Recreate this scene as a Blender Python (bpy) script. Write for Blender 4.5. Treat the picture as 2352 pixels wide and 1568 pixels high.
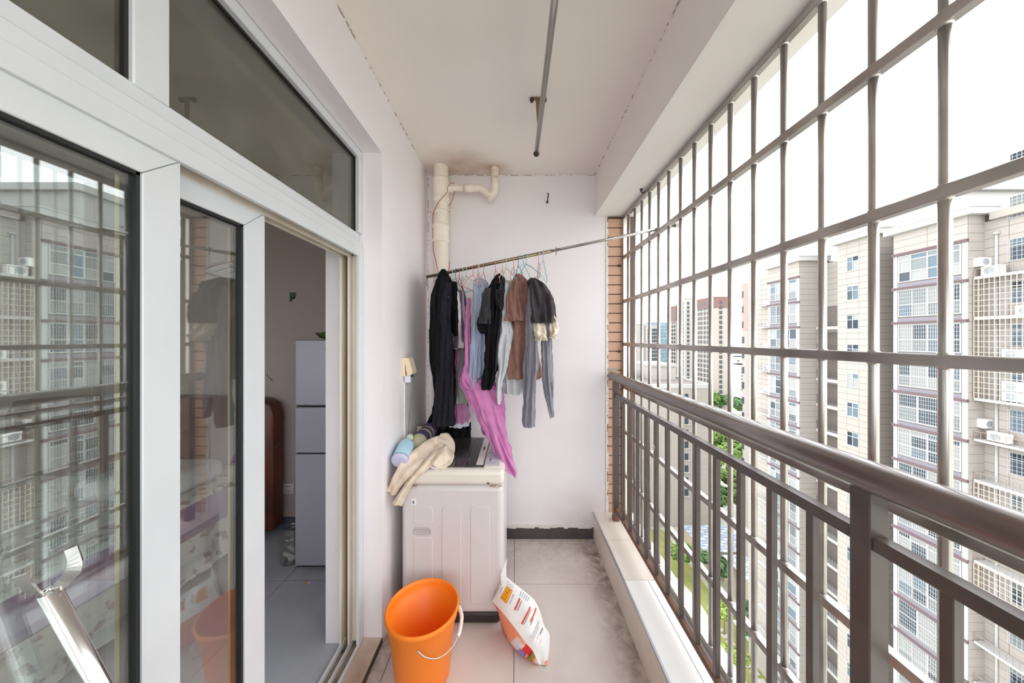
import bpy, bmesh, math, random
from mathutils import Vector, Matrix, noise

random.seed(7)
scene = bpy.context.scene
for o in list(bpy.data.objects):
    bpy.data.objects.remove(o)
C = scene.collection

# ------------------------------------------------------------------ camera, sky, exposure
FPX, CX, CY, CAMZ = 720.0, 1184.0, 777.0, 1.54      # focal length (px), vanishing point, eye height
cam_data = bpy.data.cameras.new('camera')
cam_data.sensor_width = 36.0
cam_data.lens = 36.0 * FPX / 2352.0
cam_data.shift_x = -(CX - 1176.0) / 2352.0
cam_data.shift_y = -(784.0 - CY) / 2352.0
cam_data.clip_start = 0.02
cam_data.clip_end = 2000
cam = bpy.data.objects.new('camera', cam_data)
cam.location = (0, 0, CAMZ)
cam.rotation_euler = (math.pi / 2, 0, 0)
C.objects.link(cam)
scene.camera = cam

world = bpy.data.worlds.new('world')
scene.world = world
world.use_nodes = True
bg = world.node_tree.nodes['Background']
bg.inputs[0].default_value = (0.965, 0.985, 1.0, 1)
bg.inputs[1].default_value = 2.35
vs = scene.view_settings
vs.view_transform = 'Standard'
vs.look = 'None'
vs.gamma = 1.0
vs.use_curve_mapping = False
vs.exposure = 0.74
try:
    scene.cycles.max_bounces = 12
    scene.cycles.diffuse_bounces = 7
    scene.cycles.glossy_bounces = 5
    scene.cycles.transparent_max_bounces = 24
    scene.cycles.caustics_reflective = False
    scene.cycles.caustics_refractive = False
    scene.cycles.sample_clamp_indirect = 8
except Exception:
    pass


# ------------------------------------------------------------------ helpers
def lin(c):
    out = []
    for v in c:
        v = v / 255.0
        out.append(v / 12.92 if v <= 0.04045 else ((v + 0.055) / 1.055) ** 2.4)
    return (out[0], out[1], out[2], 1.0)


def pt(x, y, Y):
    """point of the place that stands Y metres in front of the camera"""
    return Vector(((x - CX) * Y / FPX, Y, CAMZ - (y - CY) * Y / FPX))


MATS = {}


def mat(name, col, rough=0.6, metal=0.0, var=0.0, scale=6.0, col2=None, bump=0.0, bscale=40.0, spec=0.5, stretch=None, detail=4.0, thr=None, world_space=False, coat=0.0):
    if name in MATS:
        return MATS[name]
    m = bpy.data.materials.new(name)
    m.use_nodes = True
    nt = m.node_tree
    b = nt.nodes['Principled BSDF']
    b.inputs['Base Color'].default_value = lin(col)
    b.inputs['Roughness'].default_value = rough
    b.inputs['Metallic'].default_value = metal
    b.inputs['Specular IOR Level'].default_value = spec
    if coat:
        b.inputs['Coat Weight'].default_value = coat
        b.inputs['Coat Roughness'].default_value = .22
    if var or col2 is not None or bump:
        tc = nt.nodes.new('ShaderNodeTexCoord')
        mp = nt.nodes.new('ShaderNodeMapping')
        if world_space:
            gp = nt.nodes.new('ShaderNodeNewGeometry')
            nt.links.new(gp.outputs['Position'], mp.inputs['Vector'])
        else:
            nt.links.new(tc.outputs['Object'], mp.inputs['Vector'])
        if stretch:
            mp.inputs['Scale'].default_value = stretch
    if var or col2 is not None:
        n = nt.nodes.new('ShaderNodeTexNoise')
        n.inputs['Scale'].default_value = scale
        n.inputs['Detail'].default_value = detail
        nt.links.new(mp.outputs['Vector'], n.inputs['Vector'])
        r = nt.nodes.new('ShaderNodeValToRGB')
        lo, hi = thr if thr else (0.3, 0.7)
        r.color_ramp.elements[0].position = lo
        r.color_ramp.elements[1].position = hi
        c1 = lin(col)
        if col2 is None:
            k = 1.0 - var
            c2 = (c1[0] * k, c1[1] * k, c1[2] * k, 1)
        else:
            c2 = lin(col2)
        r.color_ramp.elements[0].color = c1
        r.color_ramp.elements[1].color = c2
        nt.links.new(n.outputs['Fac'], r.inputs['Fac'])
        nt.links.new(r.outputs['Color'], b.inputs['Base Color'])
    if bump:
        n2 = nt.nodes.new('ShaderNodeTexNoise')
        n2.inputs['Scale'].default_value = bscale
        n2.inputs['Detail'].default_value = 5
        nt.links.new(mp.outputs['Vector'], n2.inputs['Vector'])
        bp = nt.nodes.new('ShaderNodeBump')
        bp.inputs['Strength'].default_value = bump
        bp.inputs['Distance'].default_value = 0.01
        nt.links.new(n2.outputs['Fac'], bp.inputs['Height'])
        nt.links.new(bp.outputs['Normal'], b.inputs['Normal'])
    MATS[name] = m
    return m


def wall_mat(name, col, seams, stains=()):
    """paint with mould specks along the given seams: ('X', value) / ('Y', value) / ('Z', value) in world metres"""
    m = bpy.data.materials.new(name)
    m.use_nodes = True
    nt = m.node_tree
    L = nt.links.new
    b = nt.nodes['Principled BSDF']
    b.inputs['Roughness'].default_value = 0.75
    b.inputs['Specular IOR Level'].default_value = 0.25
    geo = nt.nodes.new('ShaderNodeNewGeometry')
    sep = nt.nodes.new('ShaderNodeSeparateXYZ')
    L(geo.outputs['Position'], sep.inputs[0])

    def math_(op, a, c=None):
        n = nt.nodes.new('ShaderNodeMath')
        n.operation = op
        for i, v in enumerate((a, c)):
            if v is None:
                continue
            if isinstance(v, (int, float)):
                n.inputs[i].default_value = v
            else:
                L(v, n.inputs[i])
        return n.outputs[0]
    base = nt.nodes.new('ShaderNodeTexNoise')
    base.inputs['Scale'].default_value = 1.6
    base.inputs['Detail'].default_value = 5
    L(geo.outputs['Position'], base.inputs['Vector'])
    rb = nt.nodes.new('ShaderNodeValToRGB')
    c = lin(col)
    rb.color_ramp.elements[0].position = 0.35
    rb.color_ramp.elements[1].position = 0.7
    rb.color_ramp.elements[0].color = c
    rb.color_ramp.elements[1].color = (c[0] * 0.95, c[1] * 0.94, c[2] * 0.93, 1)
    L(base.outputs['Fac'], rb.inputs['Fac'])
    col_out = rb.outputs['Color']
    if seams:
        dmin = None
        for ax, v in seams:
            d = math_('ABSOLUTE', math_('SUBTRACT', sep.outputs[ax], v))
            dmin = d if dmin is None else math_('MINIMUM', dmin, d)
        near = math_('LESS_THAN', dmin, 0.006)
        sp = nt.nodes.new('ShaderNodeTexNoise')
        sp.inputs['Scale'].default_value = 42
        sp.inputs['Detail'].default_value = 3
        L(geo.outputs['Position'], sp.inputs['Vector'])
        fac = math_('MULTIPLY', near, math_('MULTIPLY', math_('GREATER_THAN', sp.outputs['Fac'], 0.55), 0.55))
        mx = nt.nodes.new('ShaderNodeMixRGB')
        L(fac, mx.inputs['Fac'])
        L(col_out, mx.inputs['Color1'])
        mx.inputs['Color2'].default_value = lin((112, 98, 88))
        col_out = mx.outputs['Color']
    for (px, py, pz, rad, scol) in stains:
        vm = nt.nodes.new('ShaderNodeVectorMath')
        vm.operation = 'DISTANCE'
        L(geo.outputs['Position'], vm.inputs[0])
        vm.inputs[1].default_value = (px, py, pz)
        mr = nt.nodes.new('ShaderNodeMapRange')
        mr.inputs['From Min'].default_value = rad
        mr.inputs['From Max'].default_value = rad * 0.25
        L(vm.outputs['Value'], mr.inputs['Value'])
        sn = nt.nodes.new('ShaderNodeTexNoise')
        sn.inputs['Scale'].default_value = 9
        sn.inputs['Detail'].default_value = 6
        L(geo.outputs['Position'], sn.inputs['Vector'])
        fac = math_('MULTIPLY', math_('MULTIPLY', mr.outputs[0], sn.outputs['Fac']), 1.1)
        mx = nt.nodes.new('ShaderNodeMixRGB')
        L(fac, mx.inputs['Fac'])
        L(col_out, mx.inputs['Color1'])
        mx.inputs['Color2'].default_value = lin(scol)
        col_out = mx.outputs['Color']
    L(col_out, b.inputs['Base Color'])
    bn = nt.nodes.new('ShaderNodeTexNoise')
    bn.inputs['Scale'].default_value = 60
    L(geo.outputs['Position'], bn.inputs['Vector'])
    bp = nt.nodes.new('ShaderNodeBump')
    bp.inputs['Strength'].default_value = 0.06
    bp.inputs['Distance'].default_value = 0.004
    L(bn.outputs['Fac'], bp.inputs['Height'])
    L(bp.outputs['Normal'], b.inputs['Normal'])
    MATS[name] = m
    return m


def glass_mat(name, r0, tint, dust, dust_col=(200, 200, 195), rough=0.0):
    m = bpy.data.materials.new(name)
    m.use_nodes = True
    nt = m.node_tree
    nt.nodes.clear()
    L = nt.links.new
    out = nt.nodes.new('ShaderNodeOutputMaterial')
    geo = nt.nodes.new('ShaderNodeNewGeometry')
    dot = nt.nodes.new('ShaderNodeVectorMath')
    dot.operation = 'DOT_PRODUCT'
    L(geo.outputs['Normal'], dot.inputs[0])
    L(geo.outputs['Incoming'], dot.inputs[1])

    def math_(op, a, c=None):
        n = nt.nodes.new('ShaderNodeMath')
        n.operation = op
        for i, v in enumerate((a, c)):
            if v is None:
                continue
            if isinstance(v, (int, float)):
                n.inputs[i].default_value = v
            else:
                L(v, n.inputs[i])
        return n.outputs[0]
    c5 = math_('POWER', math_('SUBTRACT', 1.0, math_('ABSOLUTE', dot.outputs['Value'])), 5.0)
    fres = math_('ADD', r0, math_('MULTIPLY', c5, 1.0 - r0))
    tr = nt.nodes.new('ShaderNodeBsdfTransparent')
    tr.inputs[0].default_value = (tint[0], tint[1], tint[2], 1)
    gl = nt.nodes.new('ShaderNodeBsdfGlossy')
    gl.inputs['Roughness'].default_value = rough
    gl.inputs['Color'].default_value = (0.97, 1.0, 1.0, 1)
    df = nt.nodes.new('ShaderNodeBsdfDiffuse')
    df.inputs['Color'].default_value = lin(dust_col)
    nz = nt.nodes.new('ShaderNodeTexNoise')
    nz.inputs['Scale'].default_value = 7
    nz.inputs['Detail'].default_value = 6
    L(geo.outputs['Position'], nz.inputs['Vector'])
    m0 = nt.nodes.new('ShaderNodeMixShader')
    L(math_('MULTIPLY', nz.outputs['Fac'], dust * 2), m0.inputs['Fac'])
    L(tr.outputs[0], m0.inputs[1])
    L(df.outputs[0], m0.inputs[2])
    m1 = nt.nodes.new('ShaderNodeMixShader')
    L(fres, m1.inputs['Fac'])
    L(m0.outputs[0], m1.inputs[1])
    L(gl.outputs[0], m1.inputs[2])
    L(m1.outputs[0], out.inputs['Surface'])
    MATS[name] = m
    return m


class MB:
    """collects faces, then links them as one mesh object"""
    def __init__(self):
        self.v, self.f, self.s = [], [], []

    def add(self, vs_, fs, smooth=False):
        b = len(self.v)
        self.v += [tuple(p) for p in vs_]
        self.f += [tuple(b + i for i in f) for f in fs]
        self.s += [smooth] * len(fs)
        return self

    def box(self, x0, x1, y0, y1, z0, z1):
        vs_ = [(x0, y0, z0), (x1, y0, z0), (x1, y1, z0), (x0, y1, z0), (x0, y0, z1), (x1, y0, z1), (x1, y1, z1), (x0, y1, z1)]
        fs = [(0, 3, 2, 1), (4, 5, 6, 7), (0, 1, 5, 4), (1, 2, 6, 5), (2, 3, 7, 6), (3, 0, 4, 7)]
        return self.add(vs_, fs)

    def bbox(self, x0, x1, y0, y1, z0, z1, r=0.005, seg=2):
        bm = bmesh.new()
        bmesh.ops.create_cube(bm, size=1.0)
        for v in bm.verts:
            v.co = Vector(((x0 + x1) / 2 + v.co.x * (x1 - x0), (y0 + y1) / 2 + v.co.y * (y1 - y0), (z0 + z1) / 2 + v.co.z * (z1 - z0)))
        bmesh.ops.bevel(bm, geom=list(bm.edges), offset=r, segments=seg, affect='EDGES', profile=0.5)
        bm.normal_update()
        flags = [seg > 1 and max(abs(f.normal.x), abs(f.normal.y), abs(f.normal.z)) < 0.9999 for f in bm.faces]
        n0 = len(self.s)
        self.bm(bm, True)
        self.s[n0:] = flags
        return self

    def bm(self, bm, smooth=False):
        bm.verts.index_update()
        self.add([v.co for v in bm.verts], [[v.index for v in f.verts] for f in bm.faces], smooth)
        bm.free()
        return self

    def tube(self, pts, r, n=8, cap=True, smooth=True):
        pts = [Vector(p) for p in pts]
        rs = r if isinstance(r, (list, tuple)) else [r] * len(pts)
        rings = []
        up = None
        for i, p in enumerate(pts):
            a = pts[max(0, i - 1)]
            c = pts[min(len(pts) - 1, i + 1)]
            t = (c - a).normalized()
            if up is None:
                up = Vector((0, 0, 1)) if abs(t.z) < 0.9 else Vector((1, 0, 0))
            e1 = t.cross(up).normalized()
            e2 = e1.cross(t).normalized()
            up = e2
            rings.append([p + (e1 * math.cos(2 * math.pi * k / n) + e2 * math.sin(2 * math.pi * k / n)) * rs[i] for k in range(n)])
        return self.rings(rings, cap, cap, smooth)

    def rings(self, rings, cap0=True, cap1=True, smooth=True):
        n = len(rings[0])
        vs_ = [p for r in rings for p in r]
        fs = []
        for i in range(len(rings) - 1):
            for k in range(n):
                k2 = (k + 1) % n
                fs.append((i * n + k, i * n + k2, (i + 1) * n + k2, (i + 1) * n + k))
        self.add(vs_, fs, smooth)
        b = len(self.v) - len(vs_)
        if cap0:
            self.f.append(tuple(b + k for k in reversed(range(n))))
            self.s.append(False)
        if cap1:
            self.f.append(tuple(b + (len(rings) - 1) * n + k for k in range(n)))
            self.s.append(False)
        return self

    def lathe(self, prof, n=32, mtx=None, cap0=False, cap1=False):
        rings = []
        for r, z in prof:
            ring = [Vector((r * math.cos(2 * math.pi * k / n), r * math.sin(2 * math.pi * k / n), z)) for k in range(n)]
            if mtx is not None:
                ring = [mtx @ p for p in ring]
            rings.append(ring)
        return self.rings(rings, cap0, cap1)

    def prism(self, poly, ext, smooth=False):
        """poly: list of 3D points, ext: extrusion vector"""
        n = len(poly)
        a = [Vector(p) for p in poly]
        b_ = [p + Vector(ext) for p in a]
        fs = [tuple(range(n)), tuple(reversed(range(n, 2 * n)))]
        for k in range(n):
            k2 = (k + 1) % n
            fs.append((k, n + k, n + k2, k2))
        return self.add(a + b_, fs, smooth)

    def mesh(self, name):
        me = bpy.data.meshes.new(name)
        me.from_pydata(self.v, [], self.f)
        me.polygons.foreach_set('use_smooth', self.s)
        me.update()
        return me

    def build(self, name, m=None, parent=None, fix=True):
        me = self.mesh(name)
        if fix:
            bm = bmesh.new()
            bm.from_mesh(me)
            bmesh.ops.recalc_face_normals(bm, faces=bm.faces)
            bm.to_mesh(me)
            bm.free()
        return link(name, me, m, parent)


def link(name, me, m=None, parent=None, loc=None, scale=None, own=False):
    o = bpy.data.objects.new(name, me)
    C.objects.link(o)
    if m is not None:
        if own:
            if not me.materials:
                me.materials.append(m)
            o.material_slots[0].link = 'OBJECT'
            o.material_slots[0].material = m
        elif not me.materials:
            me.materials.append(m)
    if parent is not None:
        o.parent = parent
    if loc is not None:
        o.location = loc
    if scale is not None:
        o.scale = scale
    return o


def tag(o, label, cat=None, group=None, kind=None):
    o['label'] = label
    if cat:
        o['category'] = cat
    if group:
        o['group'] = group
    if kind:
        o['kind'] = kind
    return o


def empty(name, loc=(0, 0, 0), label=None, cat=None, group=None, kind=None):
    # parts are meshed in world metres, so the empty stands at the base and each part is offset back
    o = bpy.data.objects.new(name, None)
    o.empty_display_size = 0.05
    C.objects.link(o)
    if label:
        tag(o, label, cat, group, kind)
    elif kind:
        o['kind'] = kind
    return o


def settle(root, base):
    """move the empty to the thing's base without moving its parts"""
    base = Vector(base)
    root.location = base
    for ch in root.children:
        ch.location = Vector(ch.location) - base
    return root


def copy_tree(o, parent=None, loc=None):
    c = o.copy()
    C.objects.link(c)
    c.parent = parent
    if loc is not None:
        c.location = loc
    for ch in list(o.children):
        copy_tree(ch, c)
    return c


def smooth_path(pts, n=6):
    pts = [Vector(p) for p in pts]
    out = []
    for i in range(len(pts) - 1):
        p0 = pts[max(0, i - 1)]
        p1, p2 = pts[i], pts[i + 1]
        p3 = pts[min(len(pts) - 1, i + 2)]
        for k in range(n):
            t = k / n
            out.append(0.5 * ((2 * p1) + (-p0 + p2) * t + (2 * p0 - 5 * p1 + 4 * p2 - p3) * t * t + (-p0 + 3 * p1 - 3 * p2 + p3) * t ** 3))
    out.append(pts[-1])
    return out


def text_mesh(name, body, size, m, parent, loc, xdir, ydir, ext=0.0005):
    cu = bpy.data.curves.new(name, 'FONT')
    cu.body = body
    cu.size = size
    cu.extrude = ext
    cu.align_x = 'CENTER'
    cu.align_y = 'CENTER'
    tmp = bpy.data.objects.new(name + '_tmp', cu)
    C.objects.link(tmp)
    dg = bpy.context.evaluated_depsgraph_get()
    me = bpy.data.meshes.new_from_object(tmp.evaluated_get(dg))
    bpy.data.objects.remove(tmp)
    x = Vector(xdir).normalized()
    y = Vector(ydir)
    y = (y - x * y.dot(x)).normalized()
    z = x.cross(y)
    mt = Matrix((x, y, z)).transposed().to_4x4()
    mt.translation = Vector(loc)
    me.transform(mt)
    me.materials.clear()
    return link(name, me, m, parent)


# ------------------------------------------------------------------ materials
XL = -0.675       # balcony side of the wall with the door
YF = 2.42         # end wall
XB = 0.613        # beam face
CEIL = 2.80
Y0 = -1.45        # wall behind the camera
XF = -0.772       # front of the door frame
YJ = 1.585        # right end of the door opening

PAINT = (236, 231, 234)
M_wall = wall_mat('paint_wall', PAINT, (('Z', CEIL), ('Y', YF)), [])
M_wall_far = wall_mat('paint_wall_far', PAINT, (('X', XL), ('Z', CEIL)), [(0.5, YF, 0.14, 0.32, (212, 202, 196))])
M_ceil = wall_mat('paint_ceiling', (238, 230, 225), (('X', XL), ('Y', YF), ('X', XB)), [(-0.40, 2.32, 2.80, 0.30, (176, 145, 122)), (-0.15, 2.35, 2.80, 0.16, (186, 158, 138))])
M_beam = wall_mat('paint_beam', (242, 236, 233), (('Z', CEIL),), [])
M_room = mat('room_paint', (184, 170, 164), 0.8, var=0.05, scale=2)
M_pvc = mat('white_frame', (210, 213, 216), 0.38, var=0.05, scale=5)
M_pvc_old = mat('aged_cream_frame', (226, 218, 206), 0.5, col2=(206, 193, 173), scale=9, stretch=(1, 1, .25))
M_gasket = mat('black_gasket', (24, 24, 26), 0.5)
M_spacer = mat('spacer', (40, 40, 42), 0.4)
M_glass = glass_mat('door_glass', 0.125, (0.93, 0.96, 0.95), 0.03)
M_transom = glass_mat('transom_glass', 0.10, (0.42, 0.44, 0.40), 0.30, (134, 131, 116))
M_steel = mat('stainless_steel', (200, 195, 190), 0.30, 0.9, col2=(152, 144, 138), scale=5, stretch=(1, 1, 1))
M_steel_bright = mat('polished_steel', (206, 203, 200), 0.18, 0.95, var=0.15, scale=4)
M_iron = mat('brown_painted_iron', (84, 70, 64), 0.40, 0.0, col2=(60, 48, 44), scale=7, spec=.6, coat=.25)
M_rail = mat('brown_handrail', (98, 76, 68), 0.32, 0.0, col2=(72, 52, 44), scale=5, stretch=(1, .2, 1), spec=.8, coat=1.0)
M_rust = mat('rusty_iron', (128, 88, 62), 0.7, 0.1, col2=(86, 68, 60), scale=18)
M_pipe = mat('ivory_pvc_pipe', (230, 219, 206), 0.42, col2=(212, 196, 176), scale=5, stretch=(3, 3, .5), thr=(.45, .8))
M_pipe2 = mat('ivory_pvc_fitting', (234, 224, 212), 0.38, col2=(216, 202, 184), scale=6, thr=(.5, .85))
M_dark = mat('dark_metal', (60, 52, 48), 0.4, 0.6)

# floor tile with grime near the kerb and the end wall
M_tile = mat('beige_floor_tile', (216, 205, 199), 0.5, col2=(198, 184, 176), scale=2.2, detail=6, thr=(.42, .72), world_space=True)


def grime_tile():
    m = M_tile
    nt = m.node_tree
    L = nt.links.new
    b = nt.nodes['Principled BSDF']
    src = b.inputs['Base Color'].links[0].from_socket
    geo = nt.nodes.new('ShaderNodeNewGeometry')
    sep = nt.nodes.new('ShaderNodeSeparateXYZ')
    L(geo.outputs['Position'], sep.inputs[0])

    def mr(sock, a, c):
        n = nt.nodes.new('ShaderNodeMapRange')
        n.inputs['From Min'].default_value = a
        n.inputs['From Max'].default_value = c
        L(sock, n.inputs['Value'])
        return n.outputs[0]

    def mth(op, a, c):
        n = nt.nodes.new('ShaderNodeMath')
        n.operation = op
        for i, v in enumerate((a, c)):
            if isinstance(v, (int, float)):
                n.inputs[i].default_value = v
            else:
                L(v, n.inputs[i])
        n.use_clamp = True
        return n.outputs[0]
    f1 = mr(sep.outputs['X'], 0.43, 0.61)
    f2 = mr(sep.outputs['Y'], 1.9, 2.45)
    f3 = mr(sep.outputs['X'], -0.56, -0.67)
    nz = nt.nodes.new('ShaderNodeTexNoise')
    nz.inputs['Scale'].default_value = 14
    nz.inputs['Detail'].default_value = 8
    nz.inputs['Distortion'].default_value = 1.2
    L(geo.outputs['Position'], nz.inputs['Vector'])
    g = mth('ADD', mth('MULTIPLY', f1, 0.95), mth('MULTIPLY', f2, 0.40))
    g = mth('ADD', g, mth('MULTIPLY', f3, 0.8))
    n2 = mr(nz.outputs['Fac'], 0.30, 0.66)
    fac = mth('MULTIPLY', g, n2)
    mx = nt.nodes.new('ShaderNodeMixRGB')
    L(fac, mx.inputs['Fac'])
    L(src, mx.inputs['Color1'])
    mx.inputs['Color2'].default_value = lin((126, 110, 96))
    L(mx.outputs['Color'], b.inputs['Base Color'])


grime_tile()
M_grout = mat('grout', (158, 146, 136), 0.9)
M_kerb = mat('kerb_tile', (236, 226, 216), 0.35, col2=(220, 207, 195), scale=3, detail=6, world_space=True)
M_marble = mat('white_marble_tile', (246, 244, 241), 0.3, col2=(228, 226, 226), scale=3, stretch=(1, .4, 1), detail=7, world_space=True)
M_alu = mat('aluminium_trim', (180, 184, 192), 0.3, 0.8)
M_base = mat('dark_baseboard_tile', (84, 74, 76), 0.5, var=0.25, scale=12)
M_brick = mat('salmon_wall_tile', (206, 168, 142), 0.55, col2=(190, 148, 124), scale=3)
M_joint = mat('dark_joint', (96, 78, 72), 0.9)
M_plaster = mat('ragged_plaster', (232, 226, 222), 0.85, var=0.12, scale=40, bump=.5, bscale=80)
M_roomfloor = mat('grey_stone_tile', (200, 205, 214), 0.4, col2=(168, 171, 178), scale=1.6, detail=8, world_space=True)
M_roombase = mat('grey_baseboard', (88, 92, 104), 0.4)

# ------------------------------------------------------------------ the setting: balcony shell
floor = MB().box(XL - 0.02, 0.92, Y0, YF + .2, -0.16, -0.012).build('floor', M_grout)
tag(floor, 'balcony floor of beige square tiles, grimy along the kerb', 'floor', kind='structure')
xs = [XL, -0.608, -0.008, 0.600]
ys = [YF, 1.966, 1.366, 0.766, 0.166, -0.434, -1.034, Y0]
tile_mesh = {}
for i in range(3):
    for j in range(len(ys) - 1):
        w, h = xs[i + 1] - xs[i] - 0.0025, ys[j] - ys[j + 1] - 0.0025
        k = (round(w, 4), round(h, 4))
        if k not in tile_mesh:
            tile_mesh[k] = MB().bbox(-w / 2, w / 2, -h / 2, h / 2, -0.012, 0, 0.0012, 1).mesh('tile')
        link('tile', tile_mesh[k], M_tile, floor, ((xs[i] + xs[i + 1]) / 2, (ys[j] + ys[j + 1]) / 2, 0))

ceiling = MB().box(-0.97, XB + .01, Y0, YF + .2, CEIL, CEIL + 0.12).build('ceiling', M_ceil)
tag(ceiling, 'balcony ceiling of off-white paint with mouldy seams', 'ceiling', kind='structure')
beam = MB().box(XB, 0.93, Y0 - .2, YF + 0.03, 2.483, CEIL + .12).build('trim_1', M_beam)
tag(beam, 'white painted beam above the window grille', 'beam', kind='structure')

wall_far = MB().box(XL - .3, 0.704, YF, YF + 0.13, -0.1, CEIL + .1).build('wall_far', M_wall_far)
tag(wall_far, 'pale end wall behind the hanging clothes', 'wall', kind='structure')
wl = MB()
wl.box(-0.96, XL, YJ, YF + .1, -0.1, CEIL + .1)          # pier right of the door
wl.box(-0.96, XL, Y0, YJ, 2.478, CEIL + .1)              # over the transom
wall_left = wl.build('wall_left', M_wall)
tag(wall_left, 'white wall around the sliding door', 'wall', kind='structure')
wbk = MB().box(-0.97, 0.93, Y0 - .12, Y0, -0.1, 0.60).box(-0.97, -0.66, Y0 - .12, Y0, -.1, CEIL + .1)  # unseen balcony end, left open above a low wall to add fill light
wbk.box(-4.9, -0.97, Y0 - .12, Y0, -0.1, 0.75).box(-4.9, -0.97, Y0 - .12, Y0, 1.85, CEIL + .1).box(-4.9, -4.4, Y0 - .12, Y0, .7, 2.55).box(-1.4, -0.97, Y0 - .12, Y0, .7, 2.55)  # opening for the added bedroom window
wall_back = wbk.build('wall_back', M_wall)
tag(wall_back, 'white end wall behind the viewer with openings added to let in light', 'wall', kind='structure')

# end-wall baseboard with torn paint above it
bb = MB().box(XL, 0.60, YF - 0.012, YF, 0.0, 0.098).build('baseboard_far', M_base)
tag(bb, 'dark tiled baseboard at the foot of the end wall', 'baseboard', kind='structure')
rg = MB()
random.seed(3)
x = -0.12
while x < 0.595:
    w = random.uniform(0.02, 0.06)
    d = random.uniform(0.0, 0.012)
    rg.box(x, min(x + w, 0.6), YF - 0.0145, YF, 0.092 - d, 0.106 + random.uniform(0, 0.006))
    x += w
rg.build('paint_edge', M_plaster, bb)

# kerb under the railing
kerb = MB().box(0.606, 0.90, Y0, YF + .1, -0.15, 0.19).build('trim_2', M_grout)
tag(kerb, 'low tiled kerb carrying the iron railing', 'kerb', kind='structure')


def slab(x0, x1, y0, y1, z0, z1, m, parent, name='tile', r=.001):
    return MB().bbox(x0, x1, y0, y1, z0, z1, r, 1).build(name, m, parent)


for a, b_, m in ((YF, 2.09, M_kerb), (2.086, 1.742, M_kerb)):
    slab(0.604, 0.90, b_, a, 0.188, 0.20, m, kerb)
yy = 1.738
while yy > Y0:
    b_ = max(yy - 0.8, Y0)
    slab(0.604, 0.733, b_ + .003, yy, 0.188, 0.20, M_marble, kerb)
    slab(0.736, 0.90, b_ + .003, yy, 0.188, 0.20, M_marble, kerb)
    yy = b_
yy = YF
for L_ in (0.43, 0.6, 0.6, 0.6, 0.6, 0.6, 0.6):
    b_ = max(yy - L_, Y0)
    if yy > b_:
        slab(0.598, 0.608, b_ + .003, yy, 0.0, 0.193, M_kerb, kerb)
    yy = b_
MB().box(0.5965, 0.606, Y0, YF, 0.192, 0.201).build('edge_trim', M_alu, kerb)

# outer pier clad in salmon wall tiles
pier = MB().box(0.704, 0.93, YF + 0.010, YF + .2, 0.19, 2.5).build('wall_right', M_joint)
tag(pier, 'narrow pier clad in salmon strip tiles beside the grille', 'pier', kind='structure')
z = 0.20
bmesh_a = MB().bbox(0, 0.119, 0, 0.014, 0, 0.0665, .0015, 1).mesh('brick')
bmesh_b = MB().bbox(0, 0.055, 0, 0.014, 0, 0.0665, .0015, 1).mesh('brick')
k = 0
while z < 2.45:
    if z > 0.6:
        link('brick', bmesh_a, M_brick, pier, (0.712, YF - 0.002, z))
    else:
        link('brick', bmesh_b, M_brick, pier, (0.712, YF - 0.002, z))
        link('brick', bmesh_b, M_brick, pier, (0.7695, YF - 0.002, z))
    z += 0.0732
    k += 1
# ragged plaster edge where the wall paint ends
pe = MB()
random.seed(5)
z = 0.2
while z < 2.47:
    h = random.uniform(0.01, 0.035)
    pe.box(0.698, 0.7085 + random.uniform(-.003, .009), YF - 0.006, YF + .01, z, z + h)
    z += h
pe.build('plaster_edge', M_plaster, pier)
MB().bbox(0.712, 0.79, YF - .004, YF - .001, 1.288, 1.312, .001, 1).build('mortar_patch', mat('mortar', (170, 160, 148), .9), pier)
for zz in (2.10, 1.44):
    mb = MB().tube([(0.80, YF - .002, zz), (0.80, YF - .018, zz)], .009, 10)
    mb.tube([(0.80, YF - .018, zz), (0.80, YF - .022, zz)], .005, 8)
    mb.build('bolt', M_dark, pier)

# ------------------------------------------------------------------ bedroom beyond the door
MB_ = MB()
rf = MB().box(-4.9, XF - .10, Y0, 2.6, -0.14, -0.004).build('floor_bedroom', mat('room_grout', (84, 86, 88), .9))
tag(rf, 'bedroom floor of grey veined tiles', 'floor', kind='structure')
tm = MB().bbox(-.298, .298, -.298, .298, -.01, 0, .001, 1).mesh('tile')
tm_h = MB().bbox(-.298, .298, -.12, .12, -.01, 0, .001, 1).mesh('tile')
for i in range(7):
    for j in range(7):
        cx = XF - .10 - .3 - .6 * i
        cy = 2.0 - .3 - .6 * j
        if cx > -4.8 and cy > Y0 + .2:
            link('tile', tm, M_roomfloor, rf, (cx, cy, 0))
for i in range(7):
    cx = XF - .4 - .6 * i
    if cx > -4.8:
        if i == 0:
            tfar = MB().bbox(-.298, .298, -.265, .265, -.01, 0, .001, 1).mesh('tile')
        link('tile', tfar, M_roomfloor, rf, (cx, 2.268, 0))
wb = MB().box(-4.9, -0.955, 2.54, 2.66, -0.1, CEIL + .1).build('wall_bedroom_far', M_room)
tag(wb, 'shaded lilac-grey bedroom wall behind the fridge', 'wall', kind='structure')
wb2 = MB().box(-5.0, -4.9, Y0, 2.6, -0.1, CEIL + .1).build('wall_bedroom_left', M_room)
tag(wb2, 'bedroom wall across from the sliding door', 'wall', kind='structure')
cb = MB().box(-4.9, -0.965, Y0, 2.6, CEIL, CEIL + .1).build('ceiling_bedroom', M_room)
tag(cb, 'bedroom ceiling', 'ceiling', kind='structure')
b1 = MB().box(-4.9, -1.0, 2.528, 2.54, 0, 0.095).build('baseboard_bedroom', M_roombase)
tag(b1, 'grey baseboard along the bedroom wall', 'baseboard', kind='structure')
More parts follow.
